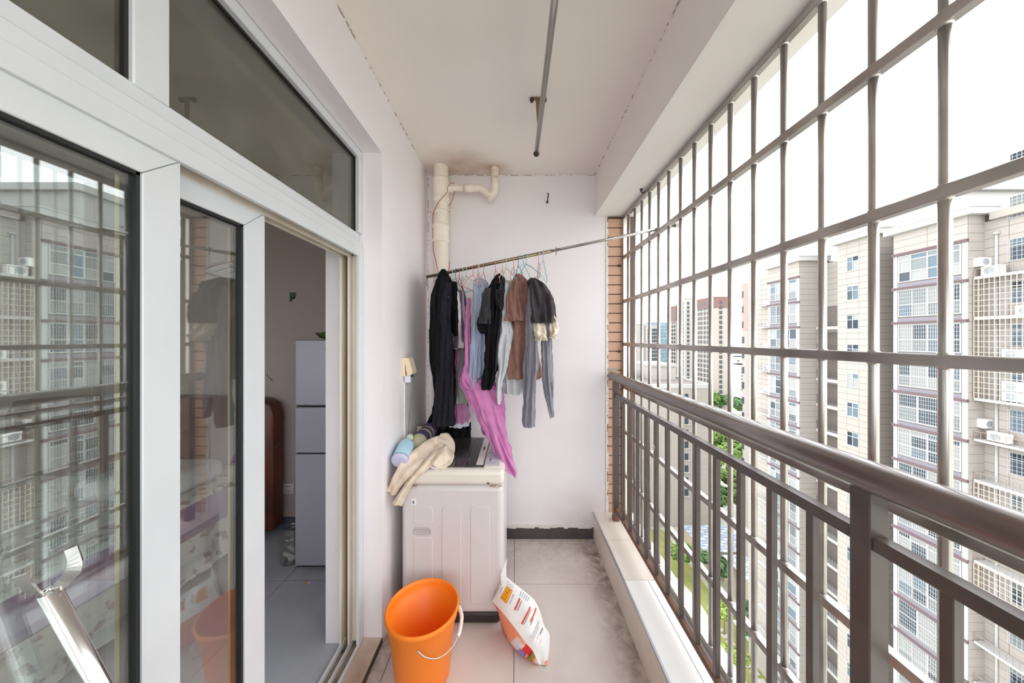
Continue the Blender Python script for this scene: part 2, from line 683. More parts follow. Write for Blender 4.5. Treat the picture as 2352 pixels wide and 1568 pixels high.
b2 = MB().box(-0.962, -0.872, YJ + 0.043, YJ + .053, 0, 0.10).build('baseboard_door', M_roombase)
tag(b2, 'grey baseboard piece on the door reveal', 'baseboard', kind='structure')
wr = MB().box(-0.965, -0.868, YJ + .053, YJ + .16, 0, CEIL).build('wall_reveal', mat('reveal_paint', (228, 224, 226), .7, var=.04, scale=3))
tag(wr, 'white reveal of the door opening on the bedroom side', 'wall', kind='structure')

w2 = empty('window_added', label='unseen bedroom window added behind the viewer for light', cat='window', kind='structure')  # unseen window, added to brighten the bedroom
wf2 = MB().box(-4.4, -1.4, Y0 - .09, Y0 - .03, .75, .81).box(-4.4, -1.4, Y0 - .09, Y0 - .03, 1.79, 1.85)
for xx in (-4.4, -2.93, -1.46):
    wf2.box(xx, xx + .06, Y0 - .09, Y0 - .03, .8, 1.80)
wf2.build('window_frame', M_pvc, w2)
for xx in (-4.34, -2.87):
    MB().box(xx, xx + 1.41, Y0 - .062, Y0 - .058, .81, 1.79).build('pane', glass_mat('clear_pane', .04, (.95, .96, .95), .0) if 'clear_pane' not in MATS else MATS['clear_pane'], w2)

# ------------------------------------------------------------------ door frame, transom window, sliding panels
fr = empty('trim_3', label='white frame of the sliding door with two tracks', cat='door frame', kind='structure')
Z_HEAD, Z_SILL2 = 1.945, 2.065
f = MB().bbox(XF - .09, XF, Y0, YJ - .002, Z_HEAD + .035, Z_SILL2 - .04, .003).bbox(XF - .09, XF - .012, Y0, YJ - .004, Z_SILL2 - .043, Z_SILL2, .003)
f.build('head_rail', M_pvc, fr)
MB().bbox(XF - .012, XF + .004, Y0, YJ - .045, Z_HEAD, Z_HEAD + .045, .002).build('head_lip', M_pvc, fr)
MB().bbox(XF - .052, XF - .044, Y0, YJ - .02, Z_HEAD - .004, Z_HEAD + .04, .001).bbox(XF - .09, XF - .082, Y0, YJ - .02, Z_HEAD - .004, Z_HEAD + .04, .001).build('head_track', M_pvc_old, fr)
MB().bbox(XF - .012, XF + .004, YJ - .045, YJ - .001, 0.03, Z_HEAD + .045, .002).build('jamb', M_pvc, fr)
MB().bbox(XF - .046, XF - .012, YJ - .018, YJ - .002, 0.03, Z_HEAD + .01, .003).build('jamb_channel', M_pvc_old, fr)
MB().bbox(XF - .054, XF - .046, YJ - .044, YJ - .002, 0.03, Z_HEAD + .01, .001).bbox(XF - .094, XF - .084, YJ - .046, YJ - .002, 0.03, Z_HEAD + .01, .001).build('jamb_rib', M_pvc_old, fr)
MB().box(XF - .092, XF - .048, YJ - .006, YJ + .05, 0.0, Z_HEAD + .05).build('jamb_groove', mat('groove_brown', (120, 106, 90), .8), fr)  # groove in a plain darker brown than the jamb
# bottom tracks and threshold
MB().box(XF - .094, XF + .006, Y0, YJ - .002, -0.02, 0.012).build('track_bed', mat('dirty_track', (150, 136, 120), .6, col2=(64, 54, 46), scale=14, detail=7, thr=(.4, .62)), fr)
tr = MB()
for a, b_ in ((XF - .008, XF + .006), (XF - .050, XF - .042), (XF - .092, XF - .080)):
    tr.bbox(a, b_, Y0, YJ - .002, 0.0, 0.036, .002)
tr.build('track_rail', M_pvc, fr)
th = MB().bbox(XF + .006, XL, Y0, YJ, -0.02, 0.03, .002).build('trim_4', mat('threshold_tile', (206, 186, 172), .35, col2=(150, 122, 96), scale=6, detail=6, thr=(.45, .8)))
tag(th, 'beige stone threshold below the sliding door', 'threshold', kind='structure')
MB().box(XL - .004, XL + .004, Y0, YJ, 0, 0.027).build('threshold_edge', mat('dark_edge', (72, 60, 54), .8), th)

# transom window above the door
ZT0, ZT1 = Z_SILL2, 2.474
tw = empty('window_1', label='fixed transom window of grey glass above the sliding door', cat='window', kind='structure')
YM0, YM1 = 0.640, 0.708
fm = MB()
fm.bbox(XF - .06, XF, Y0, YJ - .002, ZT1 - .038, ZT1, .003)
fm.bbox(XF - .06, XF, YJ - .036, YJ - .002, ZT0, ZT1 - .03, .003)
fm.build('window_frame', M_pvc, tw)
MB().bbox(XF - .06, XF - .008, YM0, YM1, ZT0 - .004, ZT1 - .03, .003).build('mullion', M_pvc, tw)
for (a, b_) in ((YM1, YJ - .036), (Y0, YM0)):
    MB().box(XF - .034, XF - .028, a, b_, ZT0, ZT1 - .038).build('pane', M_transom, tw)
    g = MB()
    g.box(XF - .028, XF - .018, a, b_, ZT1 - .046, ZT1 - .038).box(XF - .028, XF - .018, a, a + .006, ZT0, ZT1 - .04).box(XF - .028, XF - .018, b_ - .007, b_, ZT0, ZT1 - .04).box(XF - .027, XF - .020, a, b_, ZT0, ZT0 + .003)
    g.build('gasket', M_gasket, tw)


def sliding_panel(name, label, xf, yr, width, ztop, zbot, stile, clip=True):
    r = empty(name, label=label, cat='door', kind='structure')
    xb = xf - 0.034
    yl = yr - width
    g_, t_, b0 = .0008, ztop - .064, zbot + .075
    def member(name, poly):
        bm = bmesh.new()
        fc = bm.faces.new([bm.verts.new((xb, y_, z_)) for y_, z_ in poly])
        ex = bmesh.ops.extrude_face_region(bm, geom=[fc])
        for v in ex['geom']:
            if isinstance(v, bmesh.types.BMVert):
                v.co.x = xf
        bmesh.ops.bevel(bm, geom=list(bm.edges), offset=.0018, segments=1, affect='EDGES', profile=.5)
        MB().bm(bm).build(name, M_pvc, r)
    member('stile', [(yr, zbot + g_), (yr, ztop - g_), (yr - stile, t_ - g_), (yr - stile, b0 + g_)])
    member('stile', [(yl, zbot + g_), (yl, ztop - g_), (yl + stile, t_ - g_), (yl + stile, b0 + g_)])
    member('rail', [(yl + g_, ztop), (yr - g_, ztop), (yr - stile - g_, t_), (yl + stile + g_, t_)])
    member('rail', [(yl + g_, zbot), (yr - g_, zbot), (yr - stile - g_, b0), (yl + stile + g_, b0)])
    a, b_, c, d = yl + stile, yr - stile, zbot + .075, ztop - .064
    MB().box(xf - .018, xf - .014, a, b_, c, d).build('pane', M_glass, r)
    g = MB()
    for (x0, x1, w) in ((xf - .014, xf - .006, .007), (xf - .034, xf - .018, .013)):
        g.box(x0, x1, a, b_, d - w, d).box(x0, x1, a, b_, c, c + w).box(x0, x1, a, a + w, c, d).box(x0, x1, b_ - w, b_, c, d)
    g.build('gasket', M_gasket, r)
    s = MB()
    s.box(xf - .0335, xf - .0325, b_ - .020, b_ - .013, c, d).box(xf - .0335, xf - .0325, a + .013, a + .020, c, d)
    s.build('spacer_bar', mat('brass_spacer', (190, 176, 132), .4, .3), r)
    return r


sliding_panel('door_1', 'outer sliding glass panel nearest the viewer, reflecting railing', XF - .004, 0.727, 1.16, Z_HEAD + .004, 0.034, 0.074)
sliding_panel('door_2', 'inner sliding glass panel half open beside the bedroom', XF - .046, 1.024, 1.16, Z_HEAD + .002, 0.034, 0.076)

# ------------------------------------------------------------------ steel security grille
XG = 0.834
gr = empty('security_grille', label='stainless steel window grille of round uprights outside the railing', cat='grille')
ZC = (2.463, 2.160, 1.823, 1.496, 1.170, 0.835, 0.510, 0.218)
cross = MB().bbox(-.0125, .0125, Y0, YF - .003, -.0125, .0125, .002, 1).mesh('crossbar')
for zc in ZC:
    link('crossbar', cross, M_steel, gr, (XG, 0, zc))
bar_y = []
yy = 2.311
while yy > Y0 + .05:
    bar_y.append(yy)
    yy -= 0.1216
upr = MB().tube([(0, 0, 0.205), (0, 0, 2.475)], .0095, 12).mesh('upright')
for yy in bar_y:
    link('upright', upr, M_steel, gr, (XG, yy, 0))
MB().bbox(XG - .0125, XG + .016, YF - .03, YF - .004, .2, 2.475, .002, 1).build('end_post', mat('steel_plate', (206, 200, 188), .35, .6), gr)
col = MB()
for zc in ZC:
    for yy in bar_y:
        if yy > 0.3:
            col.lathe([(.0095, -.0165), (.0125, -.0125), (.0125, .0125), (.0095, .0165)], 10, Matrix.Translation((XG, yy, zc)))
col.build('weld_collars', M_steel, gr)['kind'] = 'stuff'

# ------------------------------------------------------------------ brown iron railing
XR = 0.74
ra = empty('balcony_railing', label='brown painted iron balcony railing with round handrail', cat='railing')
MB().tube([(XR, Y0, 1.252), (XR, 2.395, 1.252)], .033, 24).build('handrail', M_rail, ra)
MB().bbox(XR - .015, XR + .015, Y0, 2.31, 1.108, 1.136, .002, 1).build('top_rail', M_iron, ra)
MB().bbox(XR - .012, XR + .012, Y0, 2.31, 0.276, 0.30, .002, 1).build('bottom_rail', M_rust, ra)
post = MB().bbox(-.02, .02, -.02, .02, 0.20, 1.24, .002, 1).mesh('post')
foot = MB().bbox(-.0215, .0215, -.0215, .0215, 0.1995, 0.232, .002, 1).mesh('rusty_foot')
for yy in (2.314, 0.657, -1.0):
    p = link('post', post, M_iron, ra, (XR, yy, 0))
    link('rusty_foot', foot, M_rust, p)
bal = MB().bbox(-.0095, .0095, -.0095, .0095, 0.29, 1.115, .0015, 1).mesh('baluster')
yy = 2.148
while yy > Y0 + .05:
    if abs(yy - 0.657) > .05 and abs(yy + 1.0) > .05:
        link('baluster', bal, M_iron, ra, (XR, yy, 0))
    yy -= 0.1243
MB().tube([pt(1499, 1017, 1.48), pt(1504, 1026, 1.48), pt(1500, 1040, 1.48), pt(1502, 1052, 1.48)], .0015, 5).build('tied_wire', mat('pale_wire', (190, 180, 165), .5), ra)

# ------------------------------------------------------------------ ceiling drying rod
cr = empty('ceiling_drying_rod', label='steel clothes drying rod hung below the ceiling', cat='rod')
RX, RZ = 0.122, 2.62
MB().tube([(RX + .012, -1.0, RZ), (RX, 1.82, RZ)], .0125, 16).build('tube', M_steel_bright, cr)
bm = bmesh.new()
bmesh.ops.create_uvsphere(bm, u_segments=16, v_segments=10, radius=.0175, matrix=Matrix.Translation((RX, 1.832, RZ)))
MB().bm(bm, True).build('end_ball', M_dark, cr)
for yb in (1.64, -.6):
    br = MB()
    br.prism([(RX - .017, yb, CEIL), (RX + .012, yb, CEIL), (RX + .006, yb, RZ + .004), (RX - .006, yb, RZ + .004)], (0, .004, 0))
    br.bbox(RX - .042, RX + .036, yb - .006, yb + .014, CEIL - .006, CEIL, .002, 1)
    bo = br.build('bracket', mat('bronze_bracket', (140, 118, 92), .35, .8), cr)
    for dx in (-.036, .031):
        MB().lathe([(.0, -.018), (.008, -.016), (.011, -.008), (.011, 0)], 12, Matrix.Translation((RX + dx, yb + .004, CEIL - .004))).build('bolt', M_dark, bo)
settle(cr, (RX, 1.64, CEIL))

# ------------------------------------------------------------------ drain pipe in the corner
PX, PY, PR = -0.548, 2.305, 0.054
dp = empty('drain_pipe', label='ivory plastic drain pipe in the corner behind the clothes', cat='pipe')
MB().lathe([(PR, 0.0), (PR, CEIL)], 28, Matrix.Translation((PX, PY, 0))).build('stack_pipe', M_pipe, dp)


def ringset(prof, name, m=M_pipe2, parent=dp):
    return MB().lathe([(PR + a, z_) for a, z_ in prof], 28, Matrix.Translation((PX, PY, 0))).build(name, m, parent)


ringset([(0, 2.535), (.006, 2.54), (.006, 2.572), (.002, 2.578), (.002, 2.60), (.005, 2.61), (.005, 2.70), (.003, 2.715), (0, 2.716)], 'tee_fitting')
ringset([(0, 2.243), (.007, 2.246), (.007, 2.262), (.003, 2.268), (.003, 2.342), (.007, 2.348), (.007, 2.374), (0, 2.378)], 'coupling')
cl = ringset([(0, 2.448), (.004, 2.45), (.004, 2.475), (0, 2.477)], 'clamp')
for s in (-1, 1):
    MB().bbox(PX + s * (PR + .014) - .011, PX + s * (PR + .014) + .011, PY - .02, PY - .008, 2.45, 2.474, .001, 1).build('clamp_ear', M_pipe2, cl)
    MB().tube([(PX + s * (PR + .015), PY - .0205, 2.462), (PX + s * (PR + .015), PY - .0225, 2.462)], .0045, 10).build('screw', M_dark, cl)
ZB = 2.645
MB().tube([(PX, PY, ZB), (-.36, PY, ZB)], .0245, 20).build('branch_pipe', M_pipe, dp)
MB().tube([(PX, PY, ZB), (-.462, PY, ZB), (-.461, PY, ZB)], [.029, .029, .026], 20).build('branch_socket', M_pipe2, dp)
trap = smooth_path([(-.375, PY, ZB), (-.30, PY, ZB), (-.262, PY, ZB), (-.228, PY, ZB - .022), (-.200, PY, ZB - .048), (-.176, PY, ZB - .050), (-.158, PY, ZB - .028), (-.153, PY, ZB + .01), (-.153, PY, ZB + .04)], 5)
tp = MB().tube(trap, .0262, 20)
tp.tube([(-.375, PY, ZB), (-.318, PY, ZB)], .0285, 20)
tp.tube([(-.300, PY, ZB), (-.294, PY, ZB)], .0285, 20)
tp = tp.build('trap', M_pipe2, dp)
MB().tube([(-.190, PY, ZB - .068), (-.190, PY, ZB - .092)], .0195, 16).tube([(-.190, PY, ZB - .092), (-.190, PY, ZB - .094)], .013, 6).build('clean_out_plug', M_pipe2, tp)
MB().tube([(-.153, PY, ZB + .03), (-.153, PY, CEIL)], .0245, 20).tube([(-.153, PY, ZB + .036), (-.153, PY, ZB + .08)], .0275, 20).tube([(-.153, PY, CEIL - .03), (-.153, PY, CEIL)], .0285, 20).build('riser_pipe', M_pipe, dp)
settle(dp, (PX, PY, 0))

wire = MB()
yw = PY - PR - .006
wire.tube(smooth_path([pt(1044, 420, yw + .02), pt(1036, 421, yw), pt(1028, 430, yw - .003), pt(1028, 440, yw - .004), pt(1017, 452, yw - .006), pt(1005, 468, yw - .003), pt(996, 487, yw + .012), pt(994, 500, yw + .03), pt(994, 530, yw + .04), pt(995, 555, yw + .03), pt(995, 575, yw + .01), pt(999, 590, yw - .02), pt(1006, 624, 2.19), pt(1009, 633, 2.175)], 4), .0022, 6)
wire.tube(smooth_path([pt(1044, 440, yw + .02), pt(1040, 455, yw + .02), pt(1033, 472, yw + .035)], 4), .0022, 6)
wire.tube(smooth_path([pt(1032, 600, yw + .035), pt(1032, 612, yw), pt(1029, 624, 2.19), pt(1027, 631, 2.175)], 4), .0022, 6)
tag(wire.build('hanging_wire', mat('red_wire', (150, 62, 48), .5)), 'thin red wire wound round the drain pipe holding the clothes pole', 'wire')

# hook screwed into the end wall, hook under the beam
hk = MB().tube(smooth_path([(.245, YF, 2.59), (.245, YF - .02, 2.59), (.248, YF - .03, 2.615), (.252, YF - .028, 2.64), (.243, YF - .022, 2.652)], 4), .004, 8).tube([(.245, YF, 2.588), (.245, YF - .022, 2.588)], .0075, 10)
tag(hk.build('wall_hook', M_dark), 'small dark metal hook screwed into the end wall', 'hook')
p0 = pt(1473, 435, 1.98)
hk = MB().tube(smooth_path([(p0.x, p0.y, 2.485), (p0.x, p0.y, 2.465), (p0.x + .012, p0.y - .01, 2.455), (p0.x + .02, p0.y - .012, 2.466)], 4), .004, 8).tube([(p0.x, p0.y, 2.484), (p0.x, p0.y, 2.476)], .009, 10)
tag(hk.build('ceiling_hook', M_dark), 'dark expansion hook under the beam beside the grille', 'hook')

# ------------------------------------------------------------------ clothes pole
RA, RB = Vector((-.623, 2.20, 1.972)), Vector((.925, 1.808, 2.192))


def rod_at(x):
    """point of the pole seen in column x"""
    t = (x - CX) / FPX
    d = RB - RA
    k = (t * RA.y - RA.x) / (d.x - t * d.y)
    return RA + d * k


cp = empty('clothes_pole', label='telescopic steel clothes pole resting on grille and red wire', cat='pole')
mid = RA.lerp(RB, .55)
MB().tube([RA, mid], .0105, 14).build('outer_tube', mat('tarnished_steel', (150, 136, 110), .3, .85, var=.3, scale=12), cp)
MB().tube([mid, RB], .0088, 14).build('inner_tube', M_steel_bright, cp)
d = (RB - RA).normalized()
MB().tube([RB - d * .004, RB + d * .035], .0125, 12).build('end_cap', mat('white_plastic', (232, 230, 226), .4), cp)
e = RB + d * .035
MB().tube(smooth_path([e, e + Vector((.015, 0, .012)), e + Vector((.035, 0, .004)), e + Vector((.03, 0, -.008)), e + Vector((0, 0, -.005))], 4), .002, 6).build('end_loop', MATS['white_plastic'], cp)
MB().tube(smooth_path([RA + Vector((.004, 0, -.008)), RA + Vector((-.003, 0, -.04)), RA + Vector((.004, 0, -.065)), RA + Vector((.01, 0, -.04)), RA + Vector((.006, 0, -.008))], 4), .0016, 6).build('strap', M_gasket, cp)
settle(cp, RA)

# ------------------------------------------------------------------ clothes hangers
HCOL = {
    'red': (206, 116, 98), 'pink': (228, 146, 142), 'mint': (186, 222, 210), 'blue': (62, 128, 172), 'lightblue': (132, 196, 214),
    'white': (226, 228, 224), 'lime': (206, 216, 160), 'brown': (120, 72, 52), 'grey': (120, 118, 120), 'teal': (120, 196, 200)}


def hanger(x, colr, twist, label, half=.185, drop=.10, stem=.05, near=True):
    p = rod_at(x)
    r = empty('clothes_hanger', label=label, cat='hanger', group='coat hangers on the steel pole')
    m = mat('hanger_' + colr, HCOL[colr], .35)
    ray = Vector((p.x, p.y, 0)).normalized()
    a = math.radians(twist)
    u = Vector((ray.x * math.cos(a) - ray.y * math.sin(a), ray.x * math.sin(a) + ray.y * math.cos(a), 0))
    R = .0135
    pts = []
    for k in range(13):
        th_ = math.radians(-70 + 255 * k / 12)
        pts.append(p + u * (R * math.cos(th_)) + Vector((0, 0, R * math.sin(th_))))
    pts.reverse()
    # the stem leaves the far end of the hook arc and runs down under the pole
    arc = [p + u * (R * math.cos(t_)) + Vector((0, 0, R * math.sin(t_) + .0)) for t_ in [math.radians(190 - 250 * k / 12) for k in range(13)]]
    neck = p + Vector((0, 0, -stem))
    path = [neck, p - u * R * .7 + Vector((0, 0, -.022))] + arc
    MB().tube(smooth_path(path, 2), .0021, 6).build('hook', m, r)
    fr_ = [neck, neck - u * half * .5 - Vector((0, 0, drop * .40)), neck - u * half - Vector((0, 0, drop * .92)), neck - u * (half * .96) - Vector((0, 0, drop * 1.12)),
           neck + u * (half * .96) - Vector((0, 0, drop * 1.12)), neck + u * half - Vector((0, 0, drop * .92)), neck + u * half * .5 - Vector((0, 0, drop * .40)), neck]
    MB().tube(fr_, .0023, 6).build('shoulder_wire', m, r)
    settle(r, p)
    return r


HANG = [
    (1009, 'red', 4, 'red wire hanger inside the long black coat'),
    (1040, 'white', -6, 'white hanger just right of the long black coat'),
    (1047, 'blue', -14, 'dark blue hanger left of the striped blouse'),
    (1055, 'red', 7, 'rust red hanger of the striped blouse'),
    (1062, 'mint', 12, 'left of two pale mint hangers above the striped blouse'),
    (1070, 'mint', 22, 'right of two pale mint hangers above the striped blouse, fully visible'),
    (1087, 'pink', -18, 'pink hanger left of the blue shirt collar'),
    (1098, 'pink', 5, 'pink hanger in the middle of the blue shirt collar'),
    (1101, 'white', -4, 'thin pale hanger between two pink ones over the blue shirt'),
    (1111, 'pink', -9, 'pink hanger right of the blue shirt collar'),
    (1138, 'pink', 8, 'pink hanger left of the black T-shirt neck'),
    (1154, 'pink', -5, 'pink hanger in the black T-shirt'),
    (1162, 'lime', 16, 'pale lime hanger of the black satin top'),
    (1180, 'pink', -6, 'pink hanger of the white shirt'),
    (1190, 'blue', 8, 'dark blue hanger above the brown T-shirt'),
    (1203, 'lightblue', -20, 'left of two light blue hangers right of the brown T-shirt'),
    (1208, 'teal', 24, 'right of two light blue hangers right of the brown T-shirt'),
    (1237, 'pink', 3, 'pink hanger near the free right part of the pole'),
    (1248, 'lightblue', -8, 'rightmost light blue hanger on the pole'),
]
for x, c_, tw_, lab in HANG:
    hanger(x, c_, tw_, lab)
p = rod_at(1277)
mb = MB().tube(smooth_path([p + Vector((0, -.013, -.035)), p + Vector((0, -.013, -.004)), p + Vector((0, -.009, .012)), p + Vector((0, .004, .014)), p + Vector((0, .012, 0))], 4), .0028, 6)
tag(mb.build('hanging_hook', mat('grey_hook', (128, 124, 126), .4, .3)), 'single grey plastic hook alone on the pole', 'hook')

# ------------------------------------------------------------------ clothes


def cloth_mat(name, col, rough=.85, var=.2, scale=30, sheen=.2, stretch=None, col2=None):
    m = mat(name, col, rough, 0, var=var, scale=scale, bump=.25, bscale=160, spec=.2, stretch=stretch, col2=col2)
    try:
        m.node_tree.nodes['Principled BSDF'].inputs['Sheen Weight'].default_value = sheen
    except Exception:
        pass
    return m


def cloth(name, prof, m, parent=None, L=.12, folds=5, amp=.16, seed=0, n=60, steps=60, cap_top=True, crease=.008, pleat=.010, Ltop=None, twist=0.0):
    """hanging tube of cloth; prof rows: (y, x left, x right, distance)"""
    rnd = random.Random(seed)
    ph = rnd.uniform(0, 6.28)
    ph2 = rnd.uniform(0, 6.28)
    rows = []
    P_ = [Vector((q[0], q[1], q[2])) for q in prof]
    D_ = [Vector((q[3], 0, 0)) for q in prof]
    sub = max(2, steps // max(1, len(prof) - 1))
    sp, sd = smooth_path(P_, sub), smooth_path(D_, sub)
    rings = []
    N = len(sp)
    for i, (a, dd) in enumerate(zip(sp, sd)):
        t = i / (N - 1)
        y_, xl, xr, Y = a.x, a.y, a.z, dd.x
        pl, pr = pt(xl, y_, Y), pt(xr, y_, Y)
        c = (pl + pr) / 2
        w = max((pr - pl).length / 2, .004)
        ray = Vector((c.x, c.y, 0)).normalized()
        ray = (Matrix.Rotation(twist * t, 3, 'Z') @ ray)
        perp = Vector((ray.y, -ray.x, 0))
        LL = L * (.55 + .45 * min(1, t * 5)) if Ltop is None else Ltop + (L - Ltop) * min(1, t * 4)
        ring = []
        for k in range(n):
            th_ = 2 * math.pi * k / n
            f_ = 1 + amp * (.35 + .65 * t) * math.sin(folds * th_ + ph + 2.2 * t) + amp * .5 * math.sin((folds * 2 + 1) * th_ + ph2 - 3 * t)
            ca, sa = math.cos(th_), math.sin(th_)
            ca = math.copysign(abs(ca) ** .8, ca)
            q = c + perp * (w * ca * min(f_, 1.08)) + ray * (LL * sa * f_)
            lat = ca * w
            fq = 150.0 + 40 * math.sin(seed)
            pl_a = math.sin(lat * fq + 5 * t + ph) + .6 * math.sin(lat * fq * 1.9 - 7 * t + ph2 + 2 * noise.noise(Vector((lat * 20, t * 4, seed))))
            q = q + ray * (pleat * pl_a * min(1, .25 + t * 1.5) * (1 if sa < 0 else .4) * min(1, w / .02))
            nz = noise.noise(Vector((q.x * 16 + seed, q.y * 16, q.z * 9))) + .7 * noise.noise(Vector((q.x * 38, q.y * 30 + seed, q.z * 30)))
            q = q + (perp * ca + ray * sa) * nz * crease
            q.z += .35 * crease * noise.noise(Vector((q.x * 30, seed, q.y * 30))) * (1 if i else 0)
            ring.append(q)
        rings.append(ring)
    mb = MB().rings(rings, cap_top, False)
    return mb.build(name, m, parent)


def ribbon(name, left, right, m, parent=None, thick=.012, nu=10, sub=5, bulge=.01, crease=.004, seed=0):
    """folded cloth between two edge curves given as world points"""
    Lp, Rp = smooth_path(left, sub), smooth_path(right, sub)
    n = len(Lp)
    grid = []
    for i in range(n):
        row = []
        for k in range(nu + 1):
            u = k / nu
            row.append(Lp[i].lerp(Rp[i], u))
        grid.append(row)
    top, bot = [], []
    for i in range(n):
        rt, rb = [], []
        for k in range(nu + 1):
            u = k / nu
            du = grid[i][min(k + 1, nu)] - grid[i][max(k - 1, 0)]
            dv = grid[min(i + 1, n - 1)][k] - grid[max(i - 1, 0)][k]
            nn = du.cross(dv)
            nn = nn.normalized() if nn.length > 1e-9 else Vector((0, 0, 1))
            if nn.dot(Vector((0, 0, CAMZ)) - grid[i][k]) < 0:
                nn = -nn
            b_ = bulge * math.sin(math.pi * u) + crease * noise.noise(grid[i][k] * 25 + Vector((seed, 0, 0))) * 1.4 + crease * .8 * math.sin(9 * u + seed)
            rt.append(grid[i][k] + nn * b_)
            rb.append(grid[i][k] + nn * (b_ * .4 - thick))
        top.append(rt)
        bot.append(rb)
    rings = [top[i] + list(reversed(bot[i])) for i in range(n)]
    return MB().rings(rings, True, True).build(name, m, parent)


M_black = cloth_mat('black_cotton', (18, 17, 21), var=.35, sheen=0)
M_charcoal = cloth_mat('charcoal_wool', (34, 33, 40), var=.25, sheen=0)
M_navy = cloth_mat('soft_black', (15, 15, 19), var=.3, sheen=0)
M_satin = cloth_mat('black_satin', (36, 36, 42), rough=.4, var=.3, sheen=0)
M_pink = cloth_mat('magenta_cotton', (206, 130, 182), var=.22, scale=14)
M_pink2 = cloth_mat('rose_towel', (206, 140, 186), var=.2, scale=20)
M_green = cloth_mat('sage_green_cloth', (176, 188, 174), var=.2)
M_bluesh = cloth_mat('blue_shirting', (166, 176, 200), var=.15, stretch=(4, 4, .4))
M_greywh = cloth_mat('pale_grey_cotton', (204, 206, 210), var=.1)
M_brown = cloth_mat('brown_cotton', (146, 106, 94), var=.22)
M_grey = cloth_mat('grey_jersey', (138, 135, 145), var=.2, stretch=(4, 4, .6))
M_cream = cloth_mat('cream_crepe', (234, 222, 202), var=.2, scale=50)
M_dkgrey = cloth_mat('dark_grey_jersey', (70, 64, 68), var=.25, sheen=0)
M_lilac = cloth_mat('striped_blouse', (218, 206, 210), var=.2)


def stripes(m, colr, scale):
    nt = m.node_tree
    b = nt.nodes['Principled BSDF']
    src = b.inputs['Base Color'].links[0].from_socket
    tc = nt.nodes.new('ShaderNodeTexCoord')
    wv = nt.nodes.new('ShaderNodeTexWave')
    wv.bands_direction = 'DIAGONAL'
    wv.inputs['Scale'].default_value = scale
    wv.inputs['Distortion'].default_value = 5
    wv.inputs['Detail'].default_value = 3
    mp = nt.nodes.new('ShaderNodeMapping')
    mp.inputs['Scale'].default_value = (1, 1, .12)
    nt.links.new(tc.outputs['Object'], mp.inputs['Vector'])
    nt.links.new(mp.outputs['Vector'], wv.inputs['Vector'])
    rp = nt.nodes.new('ShaderNodeValToRGB')
    rp.color_ramp.elements[0].position = .62
    rp.color_ramp.elements[1].position = .8
    nt.links.new(wv.outputs['Fac'], rp.inputs['Fac'])
    mx = nt.nodes.new('ShaderNodeMixRGB')
    nt.links.new(rp.outputs['Color'], mx.inputs['Fac'])
    nt.links.new(src, mx.inputs['Color1'])
    mx.inputs['Color2'].default_value = lin(colr)
    nt.links.new(mx.outputs['Color'], b.inputs['Base Color'])


stripes(M_lilac, (84, 74, 90), 9)


def garment(name, label, cat='clothing'):
    return empty(name, label=label, cat=cat, group='clothes on the pole')


# long black coat
g = garment('hanging_coat', 'long black coat hanging leftmost in front of the pipe', 'coat')
cloth('body', [(626, 1012, 1026, 2.09), (640, 1004, 1034, 2.09), (672, 995, 1044, 2.09), (720, 991, 1044, 2.08), (800, 989, 1043, 2.07), (880, 998, 1042, 2.07), (930, 1000, 1042, 2.07), (970, 996, 1043, 2.07)], M_black, g, L=.15, folds=4, seed=1)
cloth('sleeve', [(650, 1016, 1036, 1.98), (690, 1012, 1037, 1.95), (760, 1009, 1038, 1.94), (850, 1004, 1040, 1.94), (930, 1000, 1041, 1.94), (974, 996, 1042, 1.94)], M_charcoal, g, L=.05, folds=2, amp=.1, seed=2)
cloth('hood', [(620, 1013, 1024, 2.02), (630, 1007, 1030, 2.02), (650, 1003, 1038, 2.02), (680, 1004, 1044, 2.01), (712, 1014, 1046, 2.01)], M_navy, g, L=.06, folds=3, amp=.2, seed=3, crease=.01)
bm = bmesh.new()
bmesh.ops.create_icosphere(bm, subdivisions=2, radius=.003, matrix=Matrix.Translation(pt(1030, 682, 1.915)))
MB().bm(bm, True).build('snap_button', M_alu, g)
g = garment('hanging_trousers', 'black trousers hanging behind the long coat down to the washing machine', 'trousers')
cloth('trouser_leg', [(900, 1002, 1018, 2.24), (950, 990, 1020, 2.24), (978, 979, 1016, 2.22), (1000, 985, 1020, 2.20), (1018, 998, 1022, 2.2)], M_navy, g, L=.05, folds=3, seed=4)
cloth('trouser_leg', [(880, 1020, 1066, 2.28), (960, 1022, 1078, 2.28), (985, 1022, 1081, 2.27), (1012, 1024, 1081, 2.26)], M_black, g, L=.03, folds=5, seed=5)
g = garment('hanging_shirt', 'short black top squeezed between long coat and striped blouse', 'shirt')
cloth('body', [(650, 1040, 1048, 2.08), (680, 1038, 1052, 2.07), (720, 1036, 1054, 2.06), (772, 1040, 1057, 2.05)], M_navy, g, L=.12, folds=4, seed=6)
g = garment('hanging_blouse', 'pale pink blouse with dark stripes beside the black coat', 'blouse')
cloth('body', [(658, 1047, 1062, 2.10), (690, 1045, 1069, 2.09), (730, 1046, 1070, 2.08), (765, 1044, 1070, 2.08), (798, 1040, 1069, 2.08)], M_lilac, g, L=.12, folds=4, seed=7)
cloth('cuff', [(765, 1039, 1056, 2.02), (785, 1038, 1053, 2.02), (802, 1041, 1050, 2.02)], M_lilac, g, L=.025, folds=3, amp=.3, seed=8)
g = garment('hanging_towel', 'rose towel with white hem hanging right of the long coat', 'towel')
cloth('cloth_panel', [(700, 1052, 1072, 2.17), (790, 1040, 1068, 2.17), (860, 1040, 1066, 2.17), (910, 1038, 1068, 2.16), (950, 1032, 1079, 2.15), (968, 1030, 1080, 2.15)], M_pink2, g, L=.06, folds=3, amp=.12, seed=9)
